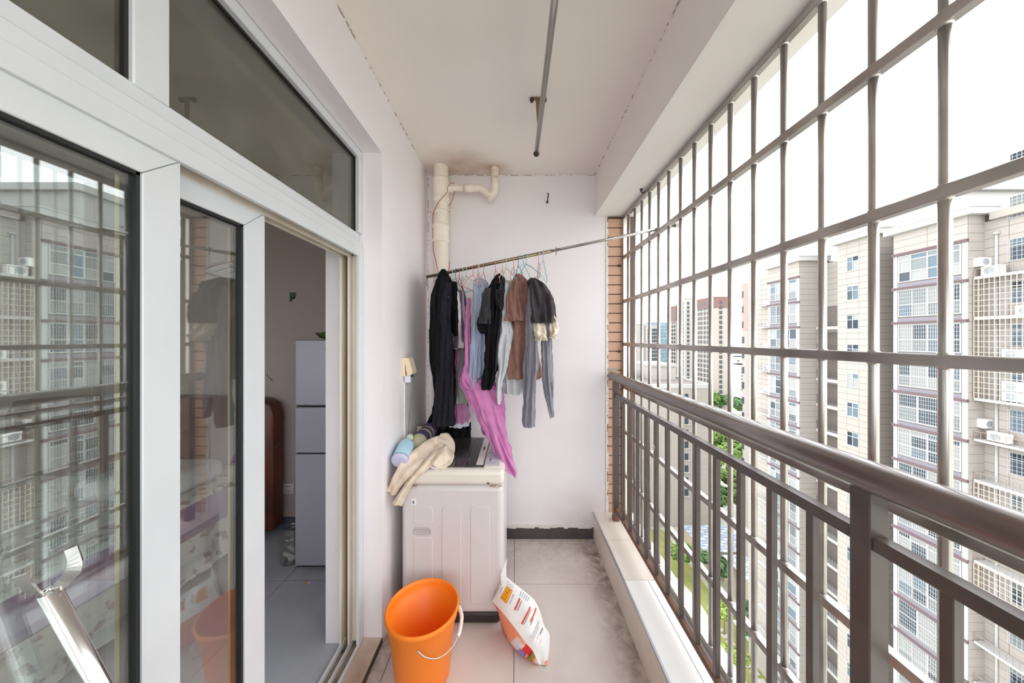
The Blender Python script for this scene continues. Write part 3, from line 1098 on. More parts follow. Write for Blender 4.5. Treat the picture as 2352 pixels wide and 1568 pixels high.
cloth('hem', [(964, 1028, 1080, 2.148), (969, 1026, 1080, 2.148), (974, 1027, 1079, 2.148), (977, 1030, 1070, 2.148)], mat('white_hem', (226, 224, 236), .8), g, L=.064, folds=3, amp=.12, seed=9, steps=8)
g = garment('hanging_cloth', 'sage green cloth between rose towel and magenta trousers', 'cloth')
cloth('cloth_panel', [(690, 1066, 1074, 2.12), (760, 1064, 1070, 2.11), (850, 1053, 1066, 2.11), (885, 1050, 1076, 2.10), (924, 1047, 1082, 2.10)], M_green, g, L=.05, folds=4, amp=.14, seed=10)
g = garment('hanging_trousers', 'magenta trousers hanging askew, one leg trailing over the washing machine', 'trousers')
cloth('waist', [(686, 1072, 1084, 2.02), (720, 1068, 1082, 2.02), (770, 1065, 1082, 2.0), (830, 1066, 1082, 1.99), (850, 1060, 1082, 1.98), (872, 1056, 1088, 1.97), (890, 1062, 1110, 1.96)], M_pink, g, L=.06, folds=4, amp=.2, seed=11, crease=.012)
cloth('trouser_leg', [(868, 1058, 1098, 1.96), (890, 1064, 1138, 1.95), (915, 1074, 1154, 1.94), (950, 1093, 1157, 1.92), (985, 1112, 1161, 1.90), (1015, 1124, 1167, 1.88), (1045, 1140, 1176, 1.86), (1070, 1157, 1183, 1.85), (1090, 1181, 1187, 1.85)], M_pink, g, L=.05, folds=5, amp=.2, seed=12, crease=.013, cap_top=True)
cloth('trouser_leg', [(880, 1090, 1150, 2.03), (930, 1100, 1156, 2.03), (965, 1103, 1160, 2.03), (985, 1106, 1150, 2.02), (995, 1110, 1122, 2.02)], M_pink, g, L=.04, folds=5, amp=.2, seed=13)
g = garment('hanging_shirt', 'light blue shirt with button cuff and pointed collar', 'shirt')
cloth('body', [(650, 1098, 1120, 2.10), (690, 1092, 1124, 2.10), (780, 1092, 1122, 2.09), (860, 1096, 1134, 2.09), (894, 1098, 1136, 2.09)], M_bluesh, g, L=.14, folds=5, seed=14)
sl = cloth('sleeve', [(650, 1088, 1104, 1.99), (690, 1086, 1110, 1.97), (760, 1084, 1108, 1.95), (820, 1080, 1104, 1.95), (866, 1076, 1100, 1.95)], M_bluesh, g, L=.035, folds=2, amp=.14, seed=15)
cloth('cuff', [(864, 1076, 1099, 1.948), (878, 1077, 1098, 1.948), (894, 1078, 1097, 1.948)], M_bluesh, sl, L=.034, folds=2, amp=.06, seed=16, steps=8, crease=.002)
ribbon('collar', [pt(1087, 643, 1.99), pt(1095, 648, 1.97), pt(1104, 668, 1.95)], [pt(1101, 640, 2.02), pt(1116, 655, 2.0), pt(1114, 678, 1.96)], M_bluesh, g, thick=.006, seed=2)
ribbon('collar', [pt(1102, 636, 2.02), pt(1112, 640, 2.02), pt(1122, 652, 2.02)], [pt(1100, 655, 2.0), pt(1113, 664, 2.0), pt(1124, 668, 2.0)], M_bluesh, g, thick=.006, seed=4)
g = garment('hanging_t_shirt', 'black T-shirt with charcoal short sleeve beside the blue shirt', 'shirt')
cloth('body', [(634, 1142, 1152, 2.05), (655, 1126, 1152, 2.05), (690, 1112, 1150, 2.04), (760, 1110, 1146, 2.03), (830, 1108, 1142, 2.02), (870, 1104, 1136, 2.02), (888, 1106, 1128, 2.02)], M_black, g, L=.14, folds=5, seed=17, crease=.009)
cloth('sleeve', [(662, 1116, 1128, 1.90), (690, 1108, 1124, 1.89), (720, 1101, 1127, 1.88), (744, 1098, 1128, 1.88)], mat('charcoal_sleeve', (50, 49, 52), .9, var=.2, scale=30), g, L=.03, folds=2, amp=.1, seed=18)
cloth('lining', [(728, 1096, 1122, 1.90), (748, 1094, 1124, 1.90), (766, 1104, 1120, 1.90)], M_navy, g, L=.03, folds=2, amp=.1, seed=19, steps=10)
g = garment('hanging_shirt', 'black satin top left of the white shirt', 'shirt')
cloth('body', [(640, 1152, 1160, 2.02), (665, 1140, 1160, 2.01), (720, 1136, 1157, 2.0), (790, 1130, 1150, 2.0), (850, 1126, 1146, 2.0)], M_satin, g, L=.12, folds=4, seed=20)
cloth('sleeve', [(665, 1138, 1148, 1.90), (685, 1137, 1155, 1.89), (705, 1141, 1156, 1.89), (714, 1148, 1153, 1.89)], M_satin, g, L=.03, folds=3, seed=21)
g = garment('hanging_shirt', 'white long-sleeved shirt behind the brown T-shirt', 'shirt')
cloth('body', [(648, 1158, 1176, 2.06), (700, 1154, 1190, 2.06), (780, 1150, 1200, 2.06), (850, 1150, 1206, 2.06), (898, 1150, 1206, 2.06)], M_greywh, g, L=.13, folds=5, seed=22)
cloth('sleeve', [(650, 1158, 1168, 1.93), (700, 1153, 1168, 1.92), (740, 1150, 1174, 1.91), (765, 1146, 1180, 1.91), (800, 1140, 1172, 1.91), (850, 1142, 1162, 1.91), (890, 1140, 1152, 1.91), (926, 1142, 1151, 1.91)], M_greywh, g, L=.028, folds=3, amp=.2, seed=23)
g = garment('hanging_t_shirt', 'brown T-shirt with stitched sleeve hems', 'shirt')
cloth('body', [(634, 1182, 1200, 2.04), (655, 1172, 1216, 2.04), (700, 1170, 1226, 2.03), (780, 1168, 1230, 2.02), (840, 1164, 1242, 2.02), (866, 1164, 1244, 2.02)], M_brown, g, L=.13, folds=5, seed=24)
cloth('sleeve', [(636, 1182, 1190, 1.92), (660, 1172, 1192, 1.90), (700, 1164, 1196, 1.88), (732, 1162, 1203, 1.87), (737, 1162, 1203, 1.87)], M_brown, g, L=.03, folds=3, amp=.16, seed=25, crease=.009)
ribbon('collar', [pt(1186, 634, 1.92), pt(1193, 645, 1.95), pt(1206, 655, 2.0)], [pt(1192, 632, 1.93), pt(1199, 642, 1.96), pt(1212, 650, 2.0)], M_brown, g, thick=.006, bulge=.003)
g = garment('hanging_sweater', 'grey long-sleeved jersey rightmost on the pole, both sleeves dangling', 'sweater')
cloth('body', [(644, 1214, 1232, 1.97), (660, 1212, 1254, 1.96), (690, 1213, 1270, 1.95), (725, 1216, 1276, 1.95), (744, 1219, 1274, 1.95)], M_dkgrey, g, L=.15, folds=5, seed=26)
cloth('sleeve', [(655, 1214, 1222, 1.90), (700, 1209, 1226, 1.89), (760, 1208, 1234, 1.88), (840, 1204, 1235, 1.88), (920, 1201, 1230, 1.88), (966, 1198, 1229, 1.88), (978, 1200, 1229, 1.88)], M_grey, g, L=.035, folds=3, amp=.18, seed=27)
cloth('sleeve', [(700, 1250, 1266, 1.90), (760, 1244, 1267, 1.91), (820, 1244, 1268, 1.92), (880, 1247, 1270, 1.92), (930, 1256, 1271, 1.92), (957, 1263, 1271, 1.92)], M_grey, g, L=.03, folds=3, amp=.18, seed=28)
g = garment('hanging_shorts', 'cream crepe shorts with frilled hems at the right end', 'shorts')
cloth('waist', [(690, 1236, 1264, 1.89), (706, 1231, 1268, 1.89), (722, 1228, 1272, 1.89), (738, 1226, 1278, 1.88)], M_cream, g, L=.03, folds=9, amp=.10, seed=29, crease=.008)
for k, (prof, dd) in enumerate((([(716, 1226, 1246), (740, 1222, 1250), (762, 1226, 1254), (775, 1231, 1255)], 1.84), ([(728, 1256, 1276), (748, 1259, 1281), (762, 1262, 1280), (770, 1264, 1277)], 1.87))):
    lg = cloth('shorts_leg', [(a, b_, c_, dd + (.07, .05, .02, .0)[q_]) for q_, (a, b_, c_) in enumerate(prof)], M_cream, g, L=.05, folds=9, amp=.12, seed=30 + k, crease=.008, n=48)
    y_, a_, b_ = prof[-1]
    cloth('frill', [(y_ - 5, a_ + 1, b_ - 1, dd), (y_ + 1, a_ - 1, b_ + 1, dd), (y_ + 7, a_ - 2, b_ + 2, dd)], M_cream, lg, L=.055, folds=13, amp=.22, seed=40 + k, n=64, steps=8, crease=.003)

# ------------------------------------------------------------------ washing machine
WX0, WX1, WY0, WY1 = -0.613, -0.062, 1.677, 2.245
M_wbody = mat('grey_white_enamel', (214, 207, 206), .36, var=.04, scale=3)
M_wtop = mat('cream_plastic', (230, 222, 211), .32, var=.06, scale=5)
M_lid = mat('smoked_lid', (58, 56, 55), .18, var=.1, scale=8)
M_wbase = mat('black_plinth', (46, 38, 40), .5)
wm = empty('washing_machine', label='cream and grey top-loading washing machine in the corner', cat='washing machine')


def wx(x):
    return (x - CX) * WY0 / FPX


def wz(y):
    return CAMZ - (y - CY) * WY0 / FPX


body = MB().bbox(WX0, WX1, WY0, WY1, 0.062, 0.752, .032, 5).build('body', M_wbody, wm)
for (xa, xb, ya, yb) in ((950, 994, 1163, 1203), (950, 994, 1234, 1386), (1015.6, 1059, 1163, 1386), (1081, 1125, 1163, 1386)):
    bm = bmesh.new()
    bmesh.ops.create_cube(bm, size=1)
    a, b_, c_, d_ = wx(xa), wx(xb), wz(yb), wz(ya)
    for v in bm.verts:
        v.co = Vector(((a + b_) / 2 + v.co.x * (b_ - a), WY0 + .001 + v.co.y * .008, (c_ + d_) / 2 + v.co.z * (d_ - c_)))
    ed = [e_ for e_ in bm.edges if abs(e_.verts[0].co.y - e_.verts[1].co.y) > .004]
    bmesh.ops.bevel(bm, geom=ed, offset=.016, segments=4, affect='EDGES', profile=.5)
    bm.edges.ensure_lookup_table()
    fe = [e_ for e_ in bm.edges if all(v.co.y < WY0 for v in e_.verts)]
    bmesh.ops.bevel(bm, geom=fe, offset=.0028, segments=2, affect='EDGES', profile=.5)
    MB().bm(bm).build('pressed_panel', M_wbody, body)
# recessed carrying handle
hx0, hx1, hz0, hz1 = wx(949.6), wx(992), wz(1227.5), wz(1210)
n = 24


def stadium(x0, x1, z0, z1, y, k=0.0):
    r = (z1 - z0) / 2 - k
    cx0, cx1, cz = x0 + (z1 - z0) / 2, x1 - (z1 - z0) / 2, (z0 + z1) / 2
    out = []
    for i in range(n):
        th_ = 2 * math.pi * i / n
        cx = cx1 if math.cos(th_) > 0 else cx0
        out.append(Vector((cx + r * math.cos(th_), y, cz + r * math.sin(th_))))
    return out


MB().rings([stadium(hx0, hx1, hz0, hz1, WY0), stadium(hx0, hx1, hz0, hz1, WY0 - .005, .001), stadium(hx0, hx1, hz0, hz1, WY0 - .006, .006), stadium(hx0, hx1, hz0, hz1, WY0 - .001, .008)], False, True).build('carrying_handle', mat('handle_plastic', (188, 180, 182), .4), wm)
bx = MB().bbox(wx(945), wx(955), WY0 - .003, WY0 + .002, wz(1158.5), wz(1145.5), .0008, 1).build('badge', mat('white_badge', (236, 236, 238), .4), wm)
MB().box(wx(947.6), wx(952.4), WY0 - .0036, WY0 - .0028, wz(1156), wz(1148.5)).build('badge_window', mat('badge_grey', (130, 128, 134), .4), bx)
MB().tube([(wx(1121), WY0 - .002, wz(1108.7)), (wx(1121), WY0 + .01, wz(1108.7))], .0075, 12).build('screw', mat('screw_grey', (110, 104, 100), .35, .7), wm)
pl = MB().bbox(WX0 + .02, WX1 - .022, WY0 + .012, WY1 - .02, 0.0, 0.064, .018, 3).build('plinth', M_wbase, wm)
top = MB().bbox(WX0 - .001, WX1 + .002, WY0 - .003, WY1, .752, .836, .026, 5).build('top_cover', M_wtop, wm)
for xx, w_ in ((WX0 + .035, .05), (WX1 - .075, .035), (WX1 - .03, .02)):
    MB().bbox(xx, xx + w_, WY0 - .0042, WY0 + .003, .748, .7535, .0008, 1).build('rust_stain', mat('rust_stain_', (156, 112, 76), .8, col2=(196, 170, 140), scale=40), top)
ZT = .836
MB().bbox(-.592, -.286, 1.712, 2.215, ZT - .012, ZT + .006, .003).build('lid', M_lid, wm)
l2 = MB().bbox(-.284, -.176, 1.712, 2.215, ZT - .012, ZT + .005, .003).build('lid', M_lid, wm)
MB().bbox(-.277, -.222, 1.735, 2.19, ZT + .004, ZT + .0062, .001, 1).build('lid_window', mat('smoked_window', (44, 42, 42), .06), l2)
MB().bbox(-.2185, -.1795, 1.735, 2.19, ZT + .003, ZT + .009, .0015, 1).build('lid_handle', mat('handle_white', (222, 214, 210), .35), l2)
M_ink = mat('dark_ink', (40, 36, 40), .6)
text_mesh('lettering', 'Royalstar', .017, M_ink, l2, (-.198, 1.985, ZT + .0094), (0, 1, 0), (-1, 0, 0))
cp_ = MB().bbox(-.172, -.082, 1.706, 2.215, ZT - .01, ZT + .008, .004).build('control_panel', M_wtop, wm)
MB().bbox(-.166, -.098, 1.726, 2.20, ZT + .0075, ZT + .0092, .0006, 1).build('panel_film', mat('lavender_film', (208, 202, 216), .3), cp_)
MB().box(-.152, -.132, 1.948, 1.964, ZT + .009, ZT + .0098).build('display', mat('display_black', (28, 24, 34), .2), cp_)
text_mesh('lettering', 'Royalstar', .012, M_ink, cp_, (-.143, 1.795, ZT + .0094), (0, 1, 0), (-1, 0, 0))
for k in range(7):
    MB().box(-.160 + k * .0082, -.155 + k * .0082, 1.902, 1.922, ZT + .009, ZT + .0096).build('print_mark', mat('mauve_ink', (150, 142, 166), .6), cp_)
for k in range(3):
    MB().lathe([(.011, ZT + .009), (.011, ZT + .0105), (.0, ZT + .0108)], 14, Matrix.Translation((-.131, 1.85 - .0 - k * .034 + .01, 0))).build('button', mat('button_lilac', (196, 190, 206), .3), cp_)
settle(wm, (WX0, WY0, 0))

# ------------------------------------------------------------------ towels, bottle on the machine
M_terry = mat('cream_terry', (236, 222, 204), .95, col2=(224, 204, 180), scale=26, detail=6, bump=.6, bscale=220, spec=.1)
tw1 = empty('towel', label='cream terry towel draped over the washing machine front edge', cat='towel')
ribbon('folded_cloth', [pt(1016, 1000, 1.93), pt(985, 1008, 1.86), pt(955, 1030, 1.76), pt(922, 1058, 1.665), pt(905, 1092, 1.655), pt(888, 1126, 1.655)],
       [pt(1034, 1030, 1.86), pt(1002, 1048, 1.80), pt(972, 1075, 1.69), pt(943, 1094, 1.645), pt(918, 1120, 1.645), pt(906, 1138, 1.645)], M_terry, tw1, thick=.022, bulge=.016, seed=1, nu=24, crease=.009, sub=9)
ribbon('folded_cloth', [pt(1000, 1030, 1.78), pt(975, 1058, 1.68), pt(945, 1092, 1.642), pt(922, 1122, 1.640), pt(900, 1156, 1.640)],
       [pt(1004, 1052, 1.74), pt(988, 1072, 1.67), pt(958, 1098, 1.640), pt(940, 1126, 1.638), pt(923, 1162, 1.638)], M_terry, tw1, thick=.014, bulge=.010, seed=5, nu=20, crease=.007, sub=9)
ribbon('fold', [pt(1012, 995, 1.92), pt(1030, 996, 1.93), pt(1042, 1015, 1.90), pt(1045, 1036, 1.86), pt(1036, 1046, 1.84)],
       [pt(1004, 1012, 1.87), pt(1018, 1018, 1.85), pt(1026, 1026, 1.83), pt(1030, 1038, 1.81), pt(1030, 1048, 1.80)], M_terry, tw1, thick=.014, bulge=.006, seed=7, nu=8)
ribbon('fold', [pt(1012, 1024, 1.80), pt(996, 1038, 1.74), pt(986, 1054, 1.71), pt(978, 1068, 1.68)],
       [pt(1040, 1036, 1.82), pt(1042, 1052, 1.76), pt(1034, 1066, 1.72), pt(1018, 1078, 1.70)], M_terry, tw1, thick=.03, bulge=.02, crease=.012, seed=11, nu=16)
ribbon('hem', [pt(976, 1066, 1.682), pt(1000, 1073, 1.69), pt(1020, 1077, 1.70)], [pt(975, 1070, 1.678), pt(999, 1077, 1.686), pt(1019, 1081, 1.696)], mat('pale_hem', (232, 224, 232), .8), tw1, thick=.004, bulge=0, crease=0)

tw2 = empty('towel', label='rolled towel with purple bands beside the blue bottle', cat='towel')
M_roll = mat('grey_beige_knit', (198, 190, 168), .95, col2=(206, 204, 152), scale=9, bump=.4, bscale=200, spec=.1)
A, B = pt(947, 1046, 1.86), pt(988, 988, 2.12)
A.z, B.z = .885, .925
ax = (B - A).normalized()
q = Vector((0, 0, 1)).rotation_difference(ax).to_matrix().to_4x4()
mt = Matrix.Translation(A) @ q
Ln = (B - A).length
prof = [(.0, -.005), (.03, -.004), (.044, .015), (.050, .06), (.049, Ln * .6), (.046, Ln * .9), (.03, Ln + .01), (0, Ln + .012)]
MB().lathe(prof, 24, mt).build('rolled_cloth', M_roll, tw2)
for a, b_ in ((.10, .155), (.175, .20), (.222, .262)):
    MB().lathe([(.0505, a), (.0515, a + .005), (.0508, b_ - .005), (.0495, b_)], 24, mt).build('purple_band', mat('purple_knit', (92, 72, 122), .95, var=.15, scale=60), tw2)
ribbon('loose_end', [pt(960, 978, 2.1), pt(957, 995, 2.08), pt(960, 1008, 2.06)], [pt(985, 982, 2.1), pt(976, 1000, 2.08), pt(978, 1010, 2.06)], M_terry, tw2, thick=.03, bulge=.02, crease=.01, seed=3)
ribbon('loose_end', [pt(942, 1040, 1.78), pt(945, 1052, 1.76), pt(952, 1060, 1.74)], [pt(966, 1044, 1.80), pt(964, 1054, 1.78), pt(966, 1062, 1.76)], M_roll, tw2, thick=.03, bulge=.01, crease=.008, seed=4)

bo = empty('lotion_bottle', label='pale blue bottle with light green cap leaning on the wall', cat='bottle')
A, B = Vector((-.613, 1.655, .888)), pt(943, 1001, 1.86)
ax = (B - A).normalized()
q = Vector((0, 0, 1)).rotation_difference(ax).to_matrix().to_4x4()
mt = Matrix.Translation(A) @ q
MB().lathe([(0, .004), (.028, 0), (.040, .004), (.044, .014), (.045, .06), (.0445, .125), (.041, .14), (.030, .150), (.018, .154)], 28, mt).build('bottle_body', mat('pale_blue_plastic', (176, 212, 228), .3, var=.05, scale=8), bo)
MB().lathe([(.0445, .018), (.0458, .02), (.0458, .012), (.040, .002), (.028, -.001), (0, -.001)], 28, mt).build('bottle_base', mat('mauve_base', (190, 188, 214), .35), bo)
MB().lathe([(.019, .152), (.0195, .178), (.0175, .180), (.0178, .184), (.0195, .186), (.0185, .212), (.014, .222), (0, .224)], 20, mt).build('cap', mat('light_green_cap', (206, 224, 196), .35), bo)

# ------------------------------------------------------------------ socket and cable on the left wall
so = empty('wall_socket', label='cream weatherproof socket box with flap on the left wall', cat='socket')
M_sock = mat('cream_socket', (226, 208, 176), .4)
sy, sz = 1.905, 1.368
MB().bbox(XL, XL + .018, sy - .042, sy + .048, sz - .055, sz + .058, .003).build('back_plate', M_sock, so)
fl = MB()
fl.prism([(XL + .014, sy - .040, sz + .058), (XL + .040, sy - .040, sz + .052), (XL + .062, sy - .040, sz - .030), (XL + .056, sy - .040, sz - .044), (XL + .030, sy - .040, sz - .052)], (0, .084, 0))
fl.build('flap', M_sock, so)
MB().bbox(XL + .006, XL + .042, sy - .02, sy + .012, sz - .094, sz - .05, .004).build('plug', mat('white_plug', (220, 220, 226), .4), so)
MB().bbox(XL + .040, XL + .054, sy - .012, sy + .004, sz - .062, sz - .045, .003).build('plug', M_gasket, so)
cab = MB().tube(smooth_path([(XL + .046, sy - .004, sz - .058), (XL + .044, sy - .004, sz - .12), (XL + .036, sy + .0, sz - .24), (XL + .022, sy + .01, sz - .38), (XL + .016, sy + .03, sz - .50), (XL + .02, sy + .06, sz - .62)], 5), .0038, 8)
cab.tube([(XL + .046, sy - .004, sz - .056), (XL + .046, sy - .004, sz - .09)], .005, 8)
tag(cab.build('power_cord', mat('grey_cable', (128, 124, 128), .5)), 'grey power cord running down the wall from the socket', 'cord')
mc = MB().bbox(XL, XL + .008, sy - .014, sy + .006, .70, sz - .09, .001, 1)
tag(mc.build('cable_trunking', mat('white_trunking', (222, 218, 218), .5)), 'flat white cable trunking on the wall under the socket', 'trunking')

# ------------------------------------------------------------------ orange bucket
bk = empty('bucket', label='orange plastic bucket with wire handle on the balcony floor', cat='bucket')
H = 0.325
dist = FPX * (CAMZ - H) * .0016387
BX, BY, BR = -dist * math.tan(math.radians(16.45)), dist, dist * .1136
M_or = mat('orange_plastic', (255, 136, 28), .42, var=.06, scale=4)
try:
    M_or.node_tree.nodes['Principled BSDF'].inputs['Subsurface Weight'].default_value = 0.0
except Exception:
    pass
prof = [(0, .008), (.105, .008), (.110, .014), (BR - .028, H - .075), (BR - .020, H - .062), (BR - .016, H - .02), (BR - .012, H - .006), (BR - .006, H), (BR - .001, H - .004), (BR, H - .014), (BR - .003, H - .022), (BR - .009, H - .026), (BR - .010, H - .045), (BR - .014, H - .07), (.122, .012), (.118, .001), (.110, 0), (0, 0)]
# outer and inner walls as one thin shell
prof = [(0.0, .006), (.108, .006), (.113, .012), (BR - .030, H - .062), (BR - .020, H - .058), (BR - .016, H - .02), (BR - .011, H - .004), (BR - .006, H), (BR - .001, H - .003), (BR + .001, H - .012), (BR - .002, H - .021), (BR - .009, H - .025), (BR - .011, H - .05), (BR - .022, H - .062), (.119, .012), (.115, .001), (.108, 0), (0, 0)]
prof = [(0.0, .006), (.108, .006), (.113, .012), (BR - .026, H - .060), (BR - .018, H - .056), (BR - .014, H - .02), (BR - .010, H - .004), (BR - .006, H), (BR - .001, H - .003), (BR + .001, H - .012), (BR - .002, H - .021), (BR - .008, H - .025), (BR - .009, H - .05), (BR - .017, H - .060), (.119, .012), (.115, .001), (.108, 0), (0, 0)]
MB().lathe(prof, 56, Matrix.Translation((BX, BY, 0))).build('bucket_body', M_or, bk)
c = Vector((BX, BY, 0))


def bpt(ang, r, z_):
    return Vector((BX + r * math.cos(math.radians(ang)), BY + r * math.sin(math.radians(ang)), z_))


# handle: pivots near the viewer and at the far right, resting on the right flank
hp = [bpt(-82, BR - .008, H - .058), bpt(-70, BR + .002, H - .085), bpt(-52, BR + .004, H - .112), bpt(-30, BR + .006, H - .118), bpt(-8, BR + .010, H - .105), bpt(12, BR + .012, H - .09), bpt(40, BR + .012, H - .072), bpt(75, BR + .004, H - .06), bpt(95, BR - .008, H - .056)]
MB().tube(smooth_path(hp, 5), .0026, 8).build('wire_handle', M_steel_bright, bk)
MB().tube(smooth_path([hp[3].lerp(hp[4], .75), hp[4], hp[5], hp[5].lerp(hp[6], .6)], 5), .009, 10).build('grip', mat('white_grip', (232, 226, 226), .4), bk)
st = []
for i in range(5):
    a = -176 - 8 * i
    rr0, rr1 = .119 + (BR - .017 - .119) * .42 + .0012, .119 + (BR - .017 - .119) * .80 + .0012
    st.append((bpt(a, rr0, H * .38), bpt(a, rr1, H * .68)))
vs_ = [p_ for ab in st for p_ in ab]
MB().add(vs_, [(2 * i, 2 * i + 1, 2 * i + 3, 2 * i + 2) for i in range(4)], True).build('sticker', mat('grey_sticker', (186, 178, 170), .4, col2=(120, 130, 150), scale=60), bk)
settle(bk, (BX, BY, 0))

# ------------------------------------------------------------------ detergent bag
bag = empty('detergent_bag', label='white and orange washing powder bag slumped against the machine', cat='bag')
M_bagw = mat('white_film', (240, 238, 236), .32, var=.05, scale=7, bump=.15, bscale=18)
M_bago = mat('orange_film', (238, 132, 92), .3, col2=(246, 168, 136), scale=8)
seam = [pt(1130, 1381, 1.645), pt(1148, 1399, 1.60), pt(1172, 1428, 1.55), pt(1190, 1452, 1.52), pt(1206, 1474, 1.50), pt(1222, 1492, 1.487), pt(1232, 1512, 1.478), pt(1238, 1526, 1.474)]
rim = [pt(1163, 1324, 1.668), pt(1180, 1338, 1.655), pt(1203, 1356, 1.64), pt(1226, 1376, 1.62), pt(1240, 1402, 1.60), pt(1250, 1436, 1.57), pt(1263, 1462, 1.54), pt(1257, 1527, 1.478)]
S_, R_ = smooth_path(seam, 5), smooth_path(rim, 5)


def bag_surf(u, v, off=0.0):
    k = v * (len(S_) - 1)
    i = min(int(k), len(S_) - 2)
    f_ = k - i
    a, b_ = S_[i].lerp(S_[i + 1], f_), R_[i].lerp(R_[i + 1], f_)
    q_ = a.lerp(b_, u)
    nrm = Vector((.15, -.75, .62)).normalized()
    bl = .030 * math.sin(math.pi * u) * math.sin(math.pi * min(1, .12 + v * .9)) + .006 * math.sin(11 * v + 4 * u) * math.sin(math.pi * u) + .005 * math.sin(7 * u - 9 * v) * math.sin(math.pi * u)
    return q_ + nrm * (bl + off)


def bag_patch(u0, u1, v0, v1, off, nu=8, nv=8):
    vs_, fs = [], []
    for i in range(nv + 1):
        for k in range(nu + 1):
            vs_.append(bag_surf(u0 + (u1 - u0) * k / nu, v0 + (v1 - v0) * i / nv, off))
    for i in range(nv):
        for k in range(nu):
            a = i * (nu + 1) + k
            fs.append((a, a + 1, a + nu + 2, a + nu + 1))
    return vs_, fs


MB().add(*bag_patch(0, 1, 0, 1, 0, 20, 40), True).build('back_panel', M_bagw, bag)
low = [pt(1147, 1402, 1.655), pt(1148, 1420, 1.662), pt(1153, 1443, 1.655), pt(1165, 1468, 1.60), pt(1186, 1494, 1.545), pt(1208, 1512, 1.508), pt(1224, 1521, 1.488), pt(1236, 1527, 1.476)]
Lw = smooth_path(low, 5)
vs_, fs = [], []
nu = 8
for i in range(len(S_)):
    for k in range(nu + 1):
        u = k / nu
        q_ = S_[i].lerp(Lw[i], u) + Vector((-.5, -.8, .1)).normalized() * (.018 * math.sin(math.pi * u) * math.sin(math.pi * i / (len(S_) - 1)))
        q_.z = max(q_.z, .002)
        vs_.append(q_)
for i in range(len(S_) - 1):
    for k in range(nu):
        a = i * (nu + 1) + k
        fs.append((a, a + 1, a + nu + 2, a + nu + 1))
fp = MB().add(vs_, fs, True).build('front_panel', M_bago, bag)


def fp_patch(i0, i1, k0, k1, name, m, off=.0012):
    v2, f2 = [], []
    nn = Vector((-.5, -.8, .3)).normalized()
    for i in range(i0, i1 + 1):
        for k in range(k0, k1 + 1):
            v2.append(vs_[i * (nu + 1) + k] + nn * off)
    w_ = k1 - k0 + 1
    for i in range(i1 - i0):
        for k in range(k1 - k0):
            a = i * w_ + k
            f2.append((a, a + 1, a + w_ + 1, a + w_))
    MB().add(v2, f2, True).build(name, m, fp)


fp_patch(16, 21, 1, 6, 'flower_print', mat('flower_white', (236, 226, 226), .35, col2=(214, 200, 214), scale=60))
fp_patch(20, 24, 3, 8, 'flower_print', mat('flower_purple', (104, 64, 158), .4, col2=(196, 160, 214), scale=70))
fp_patch(21, 26, 0, 3, 'print_block', mat('red_print', (214, 46, 40), .35))
fp_patch(25, 29, 0, 6, 'print_block', mat('olive_print', (166, 142, 60), .35, col2=(120, 92, 30), scale=50))
fp_patch(30, 34, 0, 7, 'print_block', mat('pink_print', (232, 206, 200), .35, col2=(226, 120, 90), scale=60))
fp_patch(0, 14, 6, 8, 'print_block', mat('red_edge_print', (214, 92, 72), .35))
# standing corner at the mouth, and the back closing the bag
MB().add([pt(1165, 1281, 1.655), pt(1150, 1318, 1.66), pt(1152, 1345, 1.655), pt(1130, 1381, 1.645), pt(1163, 1324, 1.668), pt(1163, 1300, 1.662), pt(1149, 1338, 1.668)],
         [(0, 1, 5), (1, 2, 4, 5), (2, 3, 4), (1, 6, 2), (2, 6, 3)], True).build('torn_mouth', M_bagw, bag)
MB().add([pt(1150, 1316, 1.664), pt(1148, 1345, 1.672), pt(1131, 1380, 1.65), pt(1149, 1350, 1.664)], [(0, 1, 2, 3)], False).build('mouth_lining', M_bago, bag)
vs2 = [p_ for p_ in R_]
n_ = len(vs2)
base_ = [Vector((p_.x - .01, min(p_.y + .01, 1.672), .001)) for p_ in R_]
MB().add(vs2 + base_, [(i, i + 1, n_ + i + 1, n_ + i) for i in range(n_ - 1)], True).build('side_gusset', M_bagw, bag)
# red base strip
MB().add(*bag_patch(.55, .98, .965, .999, .002, 4, 2), True).build('base_strip', M_bago, bag)


def bag_text(body, u, v, size, m, along=1, ang=0.0):
    cu = bpy.data.curves.new('lettering', 'FONT')
    cu.body = body
    cu.size = 1.0
    cu.align_x = cu.align_y = 'CENTER'
    tmp = bpy.data.objects.new('tmp', cu)
    C.objects.link(tmp)
    me = bpy.data.meshes.new_from_object(tmp.evaluated_get(bpy.context.evaluated_depsgraph_get()))
    bpy.data.objects.remove(tmp)
    for vtx in me.vertices:
        x_, y_ = vtx.co.x * size, vtx.co.y * size
        # lettering runs from the seam towards the far edge
        du = (x_ * math.cos(ang) - y_ * math.sin(ang)) / .17
        dv = (-(x_ * math.sin(ang)) - y_ * math.cos(ang)) / .30
        vtx.co = bag_surf(u + du, v + dv, .0022)
    me.materials.clear()
    link('lettering', me, m, bag)


